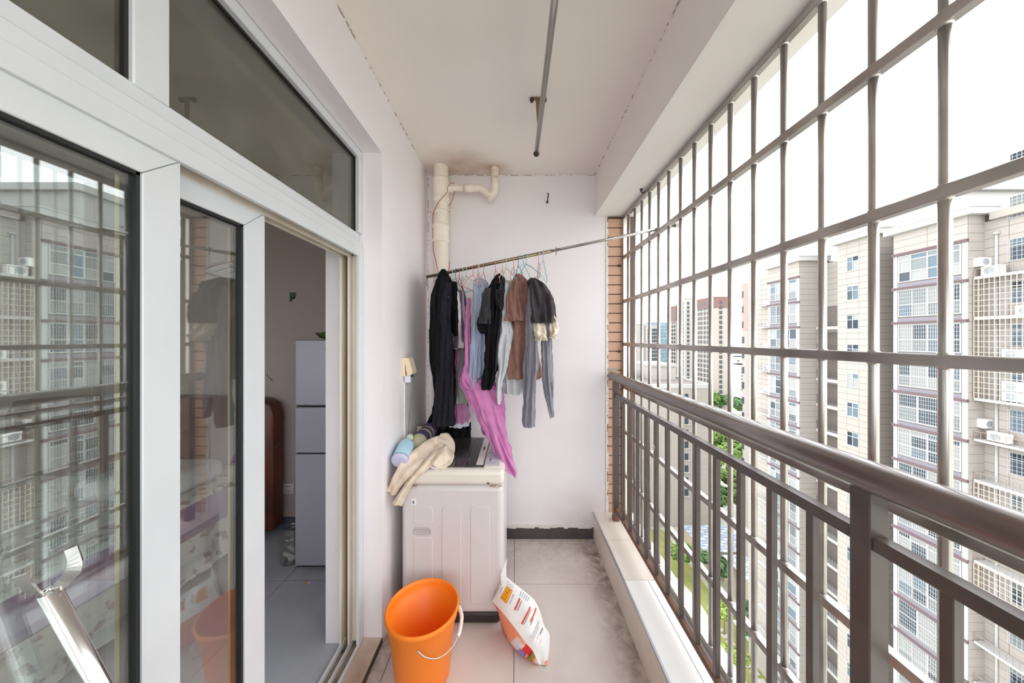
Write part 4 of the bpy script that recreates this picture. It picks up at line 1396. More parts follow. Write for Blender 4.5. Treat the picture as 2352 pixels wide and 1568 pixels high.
M_redink = mat('red_ink', (222, 84, 62), .5)
M_greyink = mat('grey_ink', (140, 140, 150), .5)
MB().add(*bag_patch(.30, .74, .085, .165, .0015, 6, 3), True).build('logo_banner', mat('gold_banner', (246, 176, 40), .4), bag)
MB().add(*bag_patch(.28, .76, .078, .172, .0009, 6, 3), True).build('logo_border', mat('red_banner', (214, 84, 34), .4), bag)
try:
    bag_text('立白御品', .52, .125, .018, mat('brown_ink', (170, 70, 16), .5))
    bag_text('天然皂粉', .50, .04, .010, M_greyink)
    bag_text('洗衣粉 天然椰油', .52, .20, .008, M_greyink)
except Exception as ex:
    print('bag text', ex)
for (u0, u1, v0, v1, m) in ((.34, .72, .262, .282, M_redink), (.38, .70, .295, .305, M_greyink), (.22, .74, .405, .428, M_redink), (.26, .72, .438, .446, M_greyink), (.46, .90, .49, .512, M_redink), (.40, .62, .518, .526, M_greyink),
                            (.20, .78, .60, .606, M_greyink), (.24, .80, .622, .628, M_greyink), (.26, .70, .644, .65, M_greyink), (.62, .88, .70, .72, M_greyink), (.36, .58, .69, .694, M_redink), (.36, .58, .76, .764, M_redink), (.78, .95, .26, .266, M_greyink), (.78, .95, .285, .291, M_greyink), (.78, .95, .31, .316, M_greyink), (.78, .95, .335, .341, M_greyink), (.80, .94, .36, .366, M_greyink)):
    MB().add(*bag_patch(u0, u1, v0, v1, .0016, 6, 1), True).build('printed_line', m, bag)
for (u, v) in ((.86, .08), (.86, .135)):
    ringv = []
    MB().tube([bag_surf(u + .05 * math.cos(t_), v + .022 * math.sin(t_), .0012) for t_ in [2 * math.pi * k / 16 for k in range(17)]], .0006, 4).build('printed_ring', M_greyink, bag)
for (u, v) in ((.14, .38), (.18, .60)):
    MB().tube([bag_surf(u + .06 * math.cos(t_), v + .028 * math.sin(t_), .0012) for t_ in [2 * math.pi * k / 16 for k in range(17)]], .0006, 4).build('printed_ring', mat('pale_pink_ink', (236, 190, 186), .5), bag)

# ------------------------------------------------------------------ cigarette ends


def butt(x, y, Y, ang, label):
    r = empty('cigarette_butt', label=label, cat='cigarette')
    p_ = pt(x, y, Y)
    p_.z = .005
    d_ = Vector((math.cos(ang), math.sin(ang), 0))
    MB().tube([p_ - d_ * .016, p_ + d_ * .004], .004, 10).build('filter', mat('orange_filter', (214, 142, 60), .8), r)
    MB().tube([p_ + d_ * .004, p_ + d_ * .014], .0038, 10).build('paper', mat('white_paper', (232, 230, 226), .8), r)
    settle(r, p_)


butt(1323, 1243, 2.379, 2.9, 'cigarette butt on the balcony floor near the end wall')
butt(706, 1339, 1.973, 0.05, 'cigarette butt on the grey bedroom floor')
hair = MB().tube(smooth_path([pt(612, 862, 2.535), pt(619, 868, 2.535), pt(625, 874, 2.535)], 3), .0015, 5)
tag(hair.build('wall_scratch', M_gasket), 'thin dark hair on the bedroom wall', 'hair')

# ------------------------------------------------------------------ clothes fork leaning on the door
fk = empty('clothes_fork', label='steel clothes fork pole leaning on the glass door', cat='pole')
headp = pt(112, 1356, .505)
footp = Vector((-.648, .77, .0))
d_ = (headp - footp).normalized()
MB().tube([footp, footp + d_ * .02], .014, 14).build('rubber_foot', M_gasket, fk)
MB().tube([footp + d_ * .02, headp], .0125, 20).build('tube', M_steel_bright, fk)
up_ = [pt(44, 1322, .485), pt(60, 1342, .49), pt(80, 1357, .497), pt(110, 1358, .505), pt(145, 1338, .512), pt(173, 1300, .518), pt(164, 1258, .52)]
Up = smooth_path(up_, 5)
wv_ = Vector((-.4, -.55, .55)).normalized() * .0075
wv_ = Vector((-.0085, -.003, .003))
vs_, fs = [], []
rings = []
for i, p_ in enumerate(Up):
    t_ = (Up[min(i + 1, len(Up) - 1)] - Up[max(i - 1, 0)]).normalized()
    w_ = wv_ - t_ * wv_.dot(t_)
    nn = t_.cross(w_).normalized() * .0014
    rings.append([p_ - w_ - nn, p_ + w_ - nn, p_ + w_ + nn, p_ - w_ + nn])
MB().rings(rings, True, True, False).build('fork_head', M_steel_bright, fk)
settle(fk, footp)

# ------------------------------------------------------------------ bedroom things
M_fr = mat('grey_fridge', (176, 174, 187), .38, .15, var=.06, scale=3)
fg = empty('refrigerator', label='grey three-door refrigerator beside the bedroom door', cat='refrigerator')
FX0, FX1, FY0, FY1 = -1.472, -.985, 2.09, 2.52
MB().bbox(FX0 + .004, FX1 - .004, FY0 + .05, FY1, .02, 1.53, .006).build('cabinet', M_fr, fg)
for za, zb in ((1.093, 1.532), (.776, 1.082), (.022, .768)):
    dd = MB().bbox(FX0, FX1, FY0, FY0 + .048, za, zb, .008, 3).build('door', M_fr, fg)
    MB().bbox(FX0 + .01, FX1 - .01, FY0 + .004, FY0 + .03, za - .006, za + .004, .001, 1).build('grip_recess', M_gasket, dd)
bdg = MB().bbox(pt(746, 800, FY0).x, pt(775, 800, FY0).x, FY0 - .002, FY0 + .001, pt(0, 806, FY0).z, pt(0, 797, FY0).z, .0006, 1).build('badge', mat('silver_badge', (150, 142, 134), .3, .6), fg)
MB().box(pt(747.5, 800, FY0).x, pt(773, 800, FY0).x, FY0 - .0026, FY0 - .0015, pt(0, 804.4, FY0).z, pt(0, 798.6, FY0).z).build('badge_field', mat('badge_dark', (70, 64, 64), .4), bdg)
text_mesh('lettering', '▲ Ronshen', .012, mat('badge_silver', (176, 168, 160), .4, .3), bdg, (pt(761, 0, FY0).x, FY0 - .003, pt(0, 801.5, FY0).z), (1, 0, 0), (0, 0, 1))
settle(fg, (FX0, FY0, 0))

ty = empty('tray', label='green tray with red edge lying on the refrigerator', cat='tray')
tc = Vector((-1.235, 2.24, 1.534))
MB().lathe([(0, .002), (.115, .002), (.14, .012), (.166, .040), (.172, .046), (.160, .046), (.13, .012), (0, .006)], 36, Matrix.Translation(tc)).build('dish', mat('green_enamel', (70, 112, 62), .4, col2=(140, 40, 34), scale=5, thr=(.5, .56)), ty)
settle(ty, tc)
ob = MB().lathe([(0, .145), (.03, .143), (.055, .125), (.068, .09), (.07, .05), (.066, .012), (.055, .0), (0, 0)], 28, Matrix.Translation((-1.175, 2.25, 1.545)))
tag(ob.build('melon', mat('ochre_skin', (186, 158, 96), .6, var=.1, scale=9)), 'ochre rounded melon in the tray on the refrigerator', 'fruit')
for k, (dx, dy) in enumerate(((-.05, -.06), (-.10, -.02), (-.07, .05))):
    bm = bmesh.new()
    bmesh.ops.create_icosphere(bm, subdivisions=2, radius=.028, matrix=Matrix.Translation((tc.x + dx, tc.y + dy, tc.z + .030)))
    tag(MB().bm(bm, True).build('tomato', mat('tomato_red', (170, 40, 34), .35)), ('front red tomato in the green tray on the refrigerator', 'leftmost red tomato in the green tray on the refrigerator', 'rear red tomato in the green tray on the refrigerator')[k], 'fruit', 'tomatoes in the tray')

hkx, hkz = pt(673, 680, 2.54).x, pt(673, 680, 2.54).z
hk = empty('adhesive_hook', label='dark green adhesive hook on the shaded bedroom wall', cat='hook')
MB().prism([(hkx - .024, 2.54, hkz + .03), (hkx + .024, 2.54, hkz + .03), (hkx + .024, 2.54, hkz - .006), (hkx + .012, 2.54, hkz - .022), (hkx - .012, 2.54, hkz - .022), (hkx - .024, 2.54, hkz - .006)], (0, -.004, 0)).build('plate', mat('green_plate', (70, 92, 80), .4), hk)
MB().tube(smooth_path([(hkx - .016, 2.534, hkz - .004), (hkx - .006, 2.525, hkz - .022), (hkx + .006, 2.525, hkz - .022), (hkx + .016, 2.534, hkz - .004)], 4), .0025, 6).tube(smooth_path([(hkx - .008, 2.53, hkz - .02), (hkx - .01, 2.515, hkz - .04), (hkx - .004, 2.51, hkz - .046), (hkx + .003, 2.515, hkz - .038), (hkx - .004, 2.53, hkz - .02)], 4), .0025, 6).build('wire_hook', M_dark, hk)

bs = empty('wall_socket', label='white wall socket low on the bedroom wall beside the fridge', cat='socket')
sx, szz = pt(664, 0, 2.54).x, pt(0, 1121, 2.54).z
MB().bbox(sx - .043, sx + .043, 2.531, 2.54, szz - .043, szz + .043, .003).build('plate', mat('socket_white', (214, 210, 210), .4), bs)
for dx, dz, w_ in ((-.01, .018, .004), (.01, .018, .004), (-.012, -.014, .003), (.012, -.014, .003), (0, -.024, .003)):
    MB().box(sx + dx - w_, sx + dx + w_, 2.5302, 2.532, szz + dz - .004, szz + dz + .004).build('slot', M_gasket, bs)

jr = empty('glass_jar', label='clear glass jar on the floor beside the fridge', cat='jar')
jm = Matrix.Translation((-1.549, 2.172, 0))
M_jar = glass_mat('jar_glass', .06, (.86, .87, .86), .06, (170, 168, 160))
MB().lathe([(0, .004), (.060, .002), (.068, .010), (.070, .03), (.070, .17), (.066, .188), (.052, .198), (.052, .204), (.056, .206), (.056, .212), (.051, .215), (.051, .228), (.055, .231), (.053, .236), (.049, .236)], 32, jm).build('jar_body', M_jar, jr)
MB().lathe([(.0565, .206), (.058, .209), (.0565, .212)], 32, jm).lathe([(.055, .228), (.0575, .232), (.055, .236)], 32, jm).build('neck_ring', M_jar, jr)
settle(jr, (-1.549, 2.172, 0))
for k, (dx, dz, a, m_) in enumerate(((-.01, .05, .5, (220, 216, 212)), (.018, .028, -.3, (228, 224, 222)), (.0, .075, .9, (206, 200, 196)))):
    mb = MB().bbox(-.036, .036, -.004, .004, -.016, .016, .001, 1)
    o = mb.build('paper_packet', mat('packet_%d' % k, m_, .8))
    o.location = (-1.549 + dx, 2.155 + .012 * k, dz)
    o.rotation_euler = (.3, a, .2)
    tag(o, ('crumpled white packet at the bottom of the glass jar', 'flat white packet standing low in the glass jar', 'topmost white packet in the glass jar')[k], 'packet', 'packets in the jar')

# bed with headboard
bd = empty('bed', label='bed with brown leather headboard and purple floral bedding seen through the door', cat='bed')
M_lea = mat('brown_leather', (112, 58, 42), .38, col2=(82, 38, 28), scale=5, bump=.1, bscale=60)
hb = MB()
hbp = [(-1.86, 0.06), (-1.855, .5), (-1.857, .95), (-1.88, 1.03), (-1.95, 1.065), (-2.3, 1.085), (-2.9, 1.09), (-3.5, 1.085), (-3.85, 1.06), (-3.92, .95), (-3.92, .06)]
bm = bmesh.new()
vf = [bm.verts.new((x_, 2.40, z_)) for x_, z_ in hbp]
fc = bm.faces.new(vf)
ex = bmesh.ops.extrude_face_region(bm, geom=[fc])
for v in ex['geom']:
    if isinstance(v, bmesh.types.BMVert):
        v.co.y += .115
bmesh.ops.bevel(bm, geom=list(bm.edges), offset=.014, segments=3, affect='EDGES', profile=.5)
MB().bm(bm, True).build('headboard', M_lea, bd)
MB().tube([(-1.852, 2.41, .70), (-1.852, 2.50, .72)], .002, 6).build('seam', mat('leather_seam', (150, 104, 84), .6), bd)
M_floral = mat('floral_cotton', (226, 224, 220), .9, col2=(178, 150, 160), scale=16, detail=5, thr=(.55, .62))
M_purple = mat('mauve_cotton', (172, 140, 172), .85, col2=(146, 108, 146), scale=4)
MB().bbox(-3.72, -2.08, .15, 2.38, .22, .49, .06, 4).build('mattress', M_purple, bd)
sh = MB()
ln = []
# quilt: floral top sheet with a rounded edge over the side, mauve band, floral frill
yv = [.12 + i * .0375 for i in range(61)]


def side_strip(z0, z1, x0, x1, wav, k_, name, m):
    vs_, fs = [], []
    nz = 6
    for i, y_ in enumerate(yv):
        for k in range(nz + 1):
            t_ = k / nz
            wv2 = wav * t_ * math.sin(k_ * y_ + 2 * math.sin(3 * y_))
            vs_.append((x0 + (x1 - x0) * t_ + wv2, y_, z0 + (z1 - z0) * t_ + .3 * wv2))
    for i in range(len(yv) - 1):
        for k in range(nz):
            a = i * (nz + 1) + k
            fs.append((a, a + 1, a + nz + 2, a + nz + 1))
    MB().add(vs_, fs, True).build(name, m, bd)


MB().bbox(-3.7, -2.05, .12, 2.36, .455, .515, .028, 4).build('quilt', M_floral, bd)
side_strip(.49, .30, -2.045, -2.02, .008, 9, 'mauve_valance', M_purple)
side_strip(.30, .06, -2.018, -1.985, .022, 26, 'frill', M_floral)
pw = MB().bbox(-2.75, -2.15, 1.92, 2.34, .52, .66, .065, 5).build('pillow', mat('white_pillow', (228, 226, 228), .9, var=.06, scale=6))
tag(pw, 'white pillow at the head of the bed', 'pillow')

# ------------------------------------------------------------------ outside: ground, neighbouring block, towers, trees
ZG = -46.0
M_clad = mat('beige_cladding', (163, 157, 152), .75, col2=(157, 150, 144), scale=.12, world_space=True)
M_core = mat('cladding_joint', (112, 105, 100), .9)
M_white = mat('white_render', (176, 175, 174), .7)
M_band = mat('mauve_band', (104, 86, 90), .7)
M_span = mat('grey_mauve_spandrel', (122, 118, 126), .6)
M_wfr = mat('white_window_frame', (178, 178, 179), .5)
PANES = [mat('pane_dark', (62, 73, 83), .25, spec=.3), mat('pane_blue', (94, 109, 121), .25, spec=.3), mat('pane_curtain', (146, 148, 148), .4, spec=.3), mat('pane_grey', (118, 124, 126), .3, spec=.3), mat('pane_deep', (34, 44, 58), .2, spec=.3)]
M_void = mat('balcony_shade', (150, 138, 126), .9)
M_railb = mat('dark_balustrade', (92, 84, 82), .6)
UX = MB().box(0, .04, 0, 1, 0, 1).mesh('panel')
UY = MB().box(0, 1, 0, .04, 0, 1).mesh('panel')


class Cladding:
    def __init__(self, parent):
        self.p, self.items = parent, []

    def face(self, axis, pos, a0, a1, z0, z1, cols, rowh, holes=()):
        """axis 'x': plane X=pos spanning Y; axis 'y': plane Y=pos spanning X"""
        gap = .022
        z_ = z1
        while z_ > z0 + .05:
            zb = max(z_ - rowh, z0)
            for i in range(len(cols) - 1):
                ca, cb = a0 + (a1 - a0) * cols[i], a0 + (a1 - a0) * cols[i + 1]
                segs = [(zb, z_)]
                for (ha, hb, h0, h1) in holes:
                    if ha < cb - .05 and hb > ca + .05:
                        ns = []
                        for (s0, s1) in segs:
                            if h1 <= s0 or h0 >= s1:
                                ns.append((s0, s1))
                            else:
                                if h0 - s0 > .06:
                                    ns.append((s0, h0))
                                if s1 - h1 > .06:
                                    ns.append((h1, s1))
                        segs = ns
                for (s0, s1) in segs:
                    self.items.append((axis, pos, ca + gap / 2, cb - gap / 2, s0 + gap / 2, s1 - gap / 2))
            z_ = zb

    def done(self, m, most=290):
        def dist_(t):
            axis, pos, a, b_, s0, s1 = t
            c_ = Vector((pos, (a + b_) / 2, (s0 + s1) / 2)) if axis == 'x' else Vector(((a + b_) / 2, pos, (s0 + s1) / 2))
            return (c_ - Vector((0, 0, CAMZ))).length
        self.items.sort(key=dist_)
        for (axis, pos, a, b_, s0, s1) in self.items[:most]:
            if axis == 'x':
                link('panel', UX, m, self.p, (pos - .04, a, s0), (1, b_ - a, s1 - s0))
            else:
                link('panel', UY, m, self.p, (a, pos - .04, s0), (b_ - a, 1, s1 - s0))
        rest = self.items[most:]
        if rest:
            mb = MB()
            for (axis, pos, a, b_, s0, s1) in rest:
                if axis == 'x':
                    mb.box(pos - .04, pos, a, b_, s0, s1)
                else:
                    mb.box(a, b_, pos - .04, pos, s0, s1)
            mb.build('lower_panels', m, self.p, fix=False)['kind'] = 'stuff'


def frame_mesh(w, h, cols, rows, t=.055, d=.07):
    """window frame in the plane X=0 (facing -X): Y 0..w, Z 0..h"""
    mb = MB()
    mb.box(0, d, 0, w, 0, t).box(0, d, 0, w, h - t, h).box(0, d, 0, t, t, h - t).box(0, d, w - t, w, t, h - t)
    for c_ in cols[1:-1]:
        mb.box(0, d, w * c_ - t / 2, w * c_ + t / 2, t, h - t)
    for r_ in rows[1:-1]:
        mb.box(.005, d, t, w - t, h * r_ - t / 2, h * r_ + t / 2)
    return mb.mesh('window')


def pane_meshes(w, h, cols, rows, d=.04):
    out = []
    for i in range(len(cols) - 1):
        for j in range(len(rows) - 1):
            out.append((MB().box(0, .01, 0, w * (cols[i + 1] - cols[i]), 0, h * (rows[j + 1] - rows[j])).mesh('pane'), (d, w * cols[i], h * rows[j])))
    return out


STAIR_C, STAIR_R = (0, .5, 1), (0, .66, 1)
F_STAIR = frame_mesh(1.15, 1.45, STAIR_C, STAIR_R)
P_STAIR = pane_meshes(1.15, 1.45, STAIR_C, STAIR_R)
BAYW, BAYH = 3.92, 2.33
BAY = []
for cols, rows in (((0, .25, .5, .75, 1), (0, .45, 1)), ((0, .33, .66, 1), (0, .52, 1)), ((0, .28, .5, .78, 1), (0, .38, .8, 1))):
    BAY.append((frame_mesh(BAYW, BAYH, cols, rows, .09), pane_meshes(BAYW, BAYH, cols, rows)))


def grid_mesh(w, h, nv, nh, t=.018, name='window_grille'):
    mb = MB()
    for i in range(nv + 1):
        mb.box(-.10 - t, -.10, w * i / nv - t / 2, w * i / nv + t / 2, 0, h)
    for j in range(nh + 1):
        mb.box(-.10 - t, -.10, 0, w, h * j / nh - t / 2, h * j / nh + t / 2)
    return mb.mesh(name)


G_BAY = grid_mesh(BAYW, BAYH, 26, 7)
G_BAYH = grid_mesh(BAYW, BAYH * .45, 22, 3)


def put_window(parent, fme, panes, loc, rnd, pal=(0, 1, 1, 2, 3), grille=None):
    w_ = link('window', fme, M_wfr, parent, loc)
    for pm, off in panes:
        link('pane', pm, PANES[rnd.choice(pal)], w_, off, own=True)
    if grille is not None:
        link('window_grille', grille, M_wfr, w_)
    return w_


def bay_block(name, label, Xb, ya, yb, Xn, Xfar, rows_to, seed):
    """projecting bay with a wide window on each floor; ya nearest, yb farthest"""
    rnd = random.Random(seed)
    r = empty(name, label=label, cat='building', group='wings of the beige block across the yard')
    MB().box(Xb, Xfar, ya, yb, ZG, 10.75).build('wall', M_core, r)
    cl_ = Cladding(r)
    cl_.face('x', Xb, ya, yb, 8.98, 10.72, (0, .5, 1), .62)
    cl_.face('y', ya, Xb, Xn, ZG, 10.72, (0, 1), .66)
    MB().box(Xb - .45, Xn + .5, ya - .45, yb + .45, 10.72, 11.28).box(Xb - .5, Xn + .5, ya - .5, yb + .5, 11.2, 11.32).build('cornice', M_white, r)
    MB().box(Xb - .05, Xb, ya, ya + .30, ZG, 8.8).build('pilaster', M_white, r)
    MB().box(Xb - .05, Xb, yb - .30, yb, ZG, 8.8).build('pilaster', M_white, r)
    k = 0
    zb = 8.86
    bandm = MB().box(Xb - .16, Xb, ya - .03, yb + .03, -.10, .10).box(Xb - .2, Xb, ya - .05, yb + .05, .04, .12).mesh('sill_band')
    spm = MB().box(Xb - .06, Xb, ya + .3, yb - .3, .10, .46).mesh('spandrel')
    y0_ = (ya + yb) / 2 - BAYW / 2
    while zb > rows_to:
        link('sill_band', bandm, M_band, r, (0, 0, zb))
        fme, pms = BAY[rnd.choice((0, 0, 1, 2))]
        gsel = rnd.choice((G_BAY, G_BAY, G_BAYH, None))
        put_window(r, fme, pms, (Xb - .05, y0_, zb - .12 - BAYH), rnd, (0, 1, 2, 2, 3), gsel)
        link('spandrel', spm, M_span, r, (0, 0, zb - 3.0))
        zb -= 3.0
        k += 1
    cl_.done(M_clad)
    return r


bayA = bay_block('apartment_block', 'beige apartment wing with wide bay windows at the right edge', 33.8, 23.4, 28.0, 35.0, 46, -44, 11)
bayB = bay_block('apartment_block', 'beige apartment wing with wide bay windows left of the stair tower', 33.8, 37.3, 41.9, 36.6, 46, -44, 12)

# right part of the near wing: facade set back, ledges with air conditioners, cages
A_ = empty('apartment_block', label='beige facade with air conditioner ledges at the far right', cat='building', group='wings of the beige block across the yard')
MB().box(35.0, 46, 13.5, 23.3, ZG, 10.2).build('wall', M_core, A_)
rnd = random.Random(5)
holes = []
FW2 = frame_mesh(1.9, 1.55, (0, .5, 1), (0, .68, 1))
PW2 = pane_meshes(1.9, 1.55, (0, .5, 1), (0, .68, 1))
GW2 = grid_mesh(1.9, 1.55, 9, 5)
for k in range(4, -16, -1):
    for yy in (20.3, 16.0):
        holes.append((yy, yy + 1.9, 7.0 + 3 * (k - 2), 8.55 + 3 * (k - 2)))
cl_ = Cladding(A_)
cl_.face('x', 35.0, 13.5, 23.4, ZG, 10.2, (0, .2525, .4444, .687, .8788, 1), .66, holes)
cl_.done(M_clad, 280)
for (ya, yb, z0, z1) in holes:
    put_window(A_, FW2, PW2, (35.0 - .05, ya, z0), rnd, (0, 1, 3, 3, 4), GW2)
MB().tube([(34.9, 22.75, ZG), (34.9, 22.75, 9.1)], .075, 10).tube([(34.9, 22.75, 9.1), (34.9, 22.75, 9.25)], .16, 10).build('downpipe', M_white, A_)
led = MB().box(34.05, 35.0, 13.5, 23.3, -.10, .06).mesh('ledge')
rl = MB()
for i in range(34):
    rl.box(34.06, 34.085, 13.5 + i * .295, 13.52 + i * .295, .06, .62)
rl.box(34.05, 34.09, 13.5, 23.3, .60, .64)
rl = rl.mesh('ledge_railing')
cage = MB()
for i in range(40):
    cage.box(34.0, 34.03, 13.5 + i * .25, 13.525 + i * .25, 0, 2.8)
for j in range(8):
    cage.box(34.0, 34.03, 13.5, 23.3, j * .4, j * .4 + .025)
for j in range(8):
    cage.box(34.0, 35.0, 23.27, 23.3, j * .4, j * .4 + .025)
for i in range(4):
    cage.box(34.05 + i * .28, 34.075 + i * .28, 23.27, 23.3, 0, 2.8)
cage = cage.mesh('window_cage')
for k in range(2, -15, -1):
    link('ledge', led, M_white, A_, (0, 0, 3 * k + .05))
    if k in (2, -2, -3, -5, -7, -8, -11):
        link('ledge_railing', rl, mat('ledge_iron', (140, 128, 122), .6), A_, (0, 0, 3 * k + .05))
    if k in (1, 0, -1, -4, -6):
        link('window_cage', cage, mat('cage_steel', (206, 192, 178), .5), A_, (0, 0, 3 * k + .11))
MB().box(34.6, 46, 13.0, 22.9, 10.2, 10.75).build('parapet', M_clad, A_)

# stair tower
ST = empty('apartment_block', label='narrow stair tower with small white windows between two bays', cat='building', group='wings of the beige block across the yard')
MB().box(34.6, 46, 30.2, 33.6, ZG, 11.6).build('wall', M_core, ST)
holes = []
k = 0
while 8.5 - 3 * k > ZG + 1:
    holes.append((31.55, 32.70, 8.5 - 3 * k, 9.95 - 3 * k))
    k += 1
cl_ = Cladding(ST)
cl_.face('x', 34.6, 30.2, 33.65, ZG, 11.55, (0, .391, .725, 1), .63, holes)
cl_.face('y', 30.2, 34.6, 36.6, ZG, 11.55, (0, 1), .63)
cl_.done(M_clad, 295)
MB().box(34.15, 46, 29.75, 34.1, 11.55, 12.15).box(34.08, 46, 29.7, 34.15, 12.07, 12.2).build('cornice', M_white, ST)
rnd = random.Random(9)
for (ya, yb, z0, z1) in holes:
    put_window(ST, F_STAIR, P_STAIR, (34.6 - .062, ya, z0), rnd, (0, 1, 1, 2, 4))

# recessed wall with balconies either side of the tower
RC = empty('apartment_block', label='shaded recess with small balconies beside the stair tower', cat='building', group='wings of the beige block across the yard')
MB().box(36.64, 46, 33.66, 37.24, ZG, 10.4).box(36.64, 46, 28.06, 30.14, ZG, 10.4).build('wall', M_core, RC)
cl_ = Cladding(RC)
hs = [(34.2, 36.9, 3.2 + 3 * k - .25, 5.6 + 3 * k - .35) for k in range(-17, 1)]
cl_.face('x', 36.64, 33.66, 37.24, -20, 10.4, (0, .15, .89, 1), .64, hs)
cl_.done(M_clad, 200)
slm = MB().box(35.7, 36.7, 33.68, 37.22, -.34, .0).mesh('balcony_slab')
bals = MB()
for i in range(13):
    bals.box(35.74, 35.77, 33.9 + i * .27, 33.93 + i * .27, 0, .95)
bals.box(35.72, 35.79, 33.7, 37.2, .93, .98)
bals = bals.mesh('balustrade')
for k in range(-17, 2):
    link('balcony_slab', slm, M_white, RC, (0, 0, 3 * k - .1))
    if k < 1:
        link('balustrade', bals, M_railb, RC, (0, 0, 3 * k - .1))
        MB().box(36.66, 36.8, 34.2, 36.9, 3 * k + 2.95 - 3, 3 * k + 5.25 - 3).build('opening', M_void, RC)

# far part of the left bay wing
LB = empty('apartment_block', label='end of the beige block with air conditioner niches left of the bay', cat='building', group='wings of the beige block across the yard')
MB().box(35.04, 46, 41.98, 47.0, ZG, 10.5).build('wall', M_core, LB)
cl_ = Cladding(LB)
cl_.face('x', 35.0, 41.9, 47.0, ZG, 10.5, (0, .18, .52, 1), .7)
cl_.done(M_clad, 240)
nm = MB().box(34.3, 35.0, 42.0, 44.4, -.1, .05).mesh('ledge')
nb = MB()
for i in range(8):
    nb.box(34.3, 34.33, 42.0 + i * .33, 42.03 + i * .33, .05, .6)
nb.box(34.3, 34.34, 42.0, 44.4, .58, .62)
nb = nb.mesh('ledge_railing')
for k in range(-14, 3):
    link('ledge', nm, M_white, LB, (0, 0, 3 * k + .1))
    if k % 2:
        link('ledge_railing', nb, MATS['ledge_iron'], LB, (0, 0, 3 * k + .1))
wn = frame_mesh(.9, 1.5, (0, 1), (0, .6, 1))
wp = pane_meshes(.9, 1.5, (0, 1), (0, .6, 1))
for k in range(-14, 3):
    put_window(LB, wn, wp, (34.90, 45.6, 3 * k + 1), rnd, (1, 3))
MB().box(36, 46, 27.0, 35.2, 11.4, 14.6).box(35.6, 46.2, 26.6, 35.5, 14.2, 14.8).build('roof_penthouse', M_white, ST)

# second block beyond, only its narrow end shows
EB = empty('apartment_block', label='narrow far end wall with a column of dark windows beyond the block', cat='building', group='wings of the beige block across the yard')
MB().box(45.2, 60, 61, 62.4, ZG, 12.4).build('wall', M_clad, EB)
MB().box(45.12, 45.2, 61.0, 62.4, 3.2, 12.4).build('brown_band', mat('brown_render', (164, 138, 132), .8), EB)
wn2 = MB().box(45.10, 45.2, 0, .5, 0, 1.3).mesh('window')
for k in range(-14, 4):
    link('window', wn2, PANES[0], EB, (0, 62.0, 3 * k + .6))

# ------------------------------------------------------------------ air conditioner units
AC = MB().bbox(-.42, .42, -.16, .16, 0, .56, .02, 2).mesh('casing')
ACF = MB().lathe([(.23, 0), (.215, .012), (.20, .012)], 28, Matrix.Rotation(math.pi / 2, 4, 'X')).mesh('fan_ring')
ACD = MB().lathe([(0, .008), (.20, .006)], 28, Matrix.Rotation(math.pi / 2, 4, 'X')).mesh('fan_grille')
ACB = MB().box(-.34, -.30, -.2, .2, -.05, 0).box(.30, .34, -.2, .2, -.05, 0).mesh('bracket')
M_acw = mat('ac_white', (232, 230, 226), .45)


def ac_unit(x, y, z_, rz, label, s=1.0):
    r = empty('air_conditioner', label=label, cat='air conditioner', group='air conditioner units on the facades')
    link('casing', AC, M_acw, r)
    link('fan_ring', ACF, mat('ac_ring', (200, 200, 200), .5), r, (.0 - .08, -.161, .28))
    link('fan_grille', ACD, mat('ac_fan', (150, 156, 160), .5), r, (.0 - .08, -.162, .28))
    link('bracket', ACB, MATS['ledge_iron'], r)
    r.location = (x, y, z_)
    r.rotation_euler = (0, 0, rz)
    r.scale = (s, s, s)
    return r


def on_side(x, y, Y):
    return pt(x, y, Y)


q = pt(2258, 612, 23.2)
ac_unit(q.x, 23.19, q.z, 0, 'air conditioner on brackets upper right on the side of the right bay', 1.15)
q = pt(2266, 982, 23.2)
ac_unit(q.x, 23.19, q.z, 0, 'air conditioner on brackets lower right on the side of the right bay', 1.15)
W = -math.pi / 2
for (yy, zz, lab) in ((22.6, 6.12, 'air conditioner on the top right ledge beside the downpipe'), (20.6, 6.12, 'air conditioner cut by the frame on the top right ledge'),
                      (21.6, -2.83, 'lower air conditioner on the caged ledge above the handrail'), (22.3, -5.83, 'large air conditioner on the open ledge under the caged floors'),
                      (21.0, 3.12, 'air conditioner in the upper right window cage'), (21.6, .12, 'air conditioner in the right cage just above the grille bar')):
    ac_unit(34.45, yy, zz, W, lab, 1.2)
ac_unit(34.45, 21.6, -2.12, W, 'upper of two stacked air conditioners on the caged ledge', 1.2)
for k, (zz, lab) in enumerate(((6.22, 'highest air conditioner left of the left bay'), (3.22, 'second air conditioner from the top left of the left bay'), (.22, 'third air conditioner from the top left of the left bay'), (-5.78, 'fifth niche air conditioner left of the left bay'), (-2.78, 'fourth air conditioner from the top left of the left bay'), (-11.78, 'lowest visible air conditioner left of the left bay'))):
    ac_unit(34.65, 43.2, zz, W, lab, 1.1)

# ------------------------------------------------------------------ distant towers


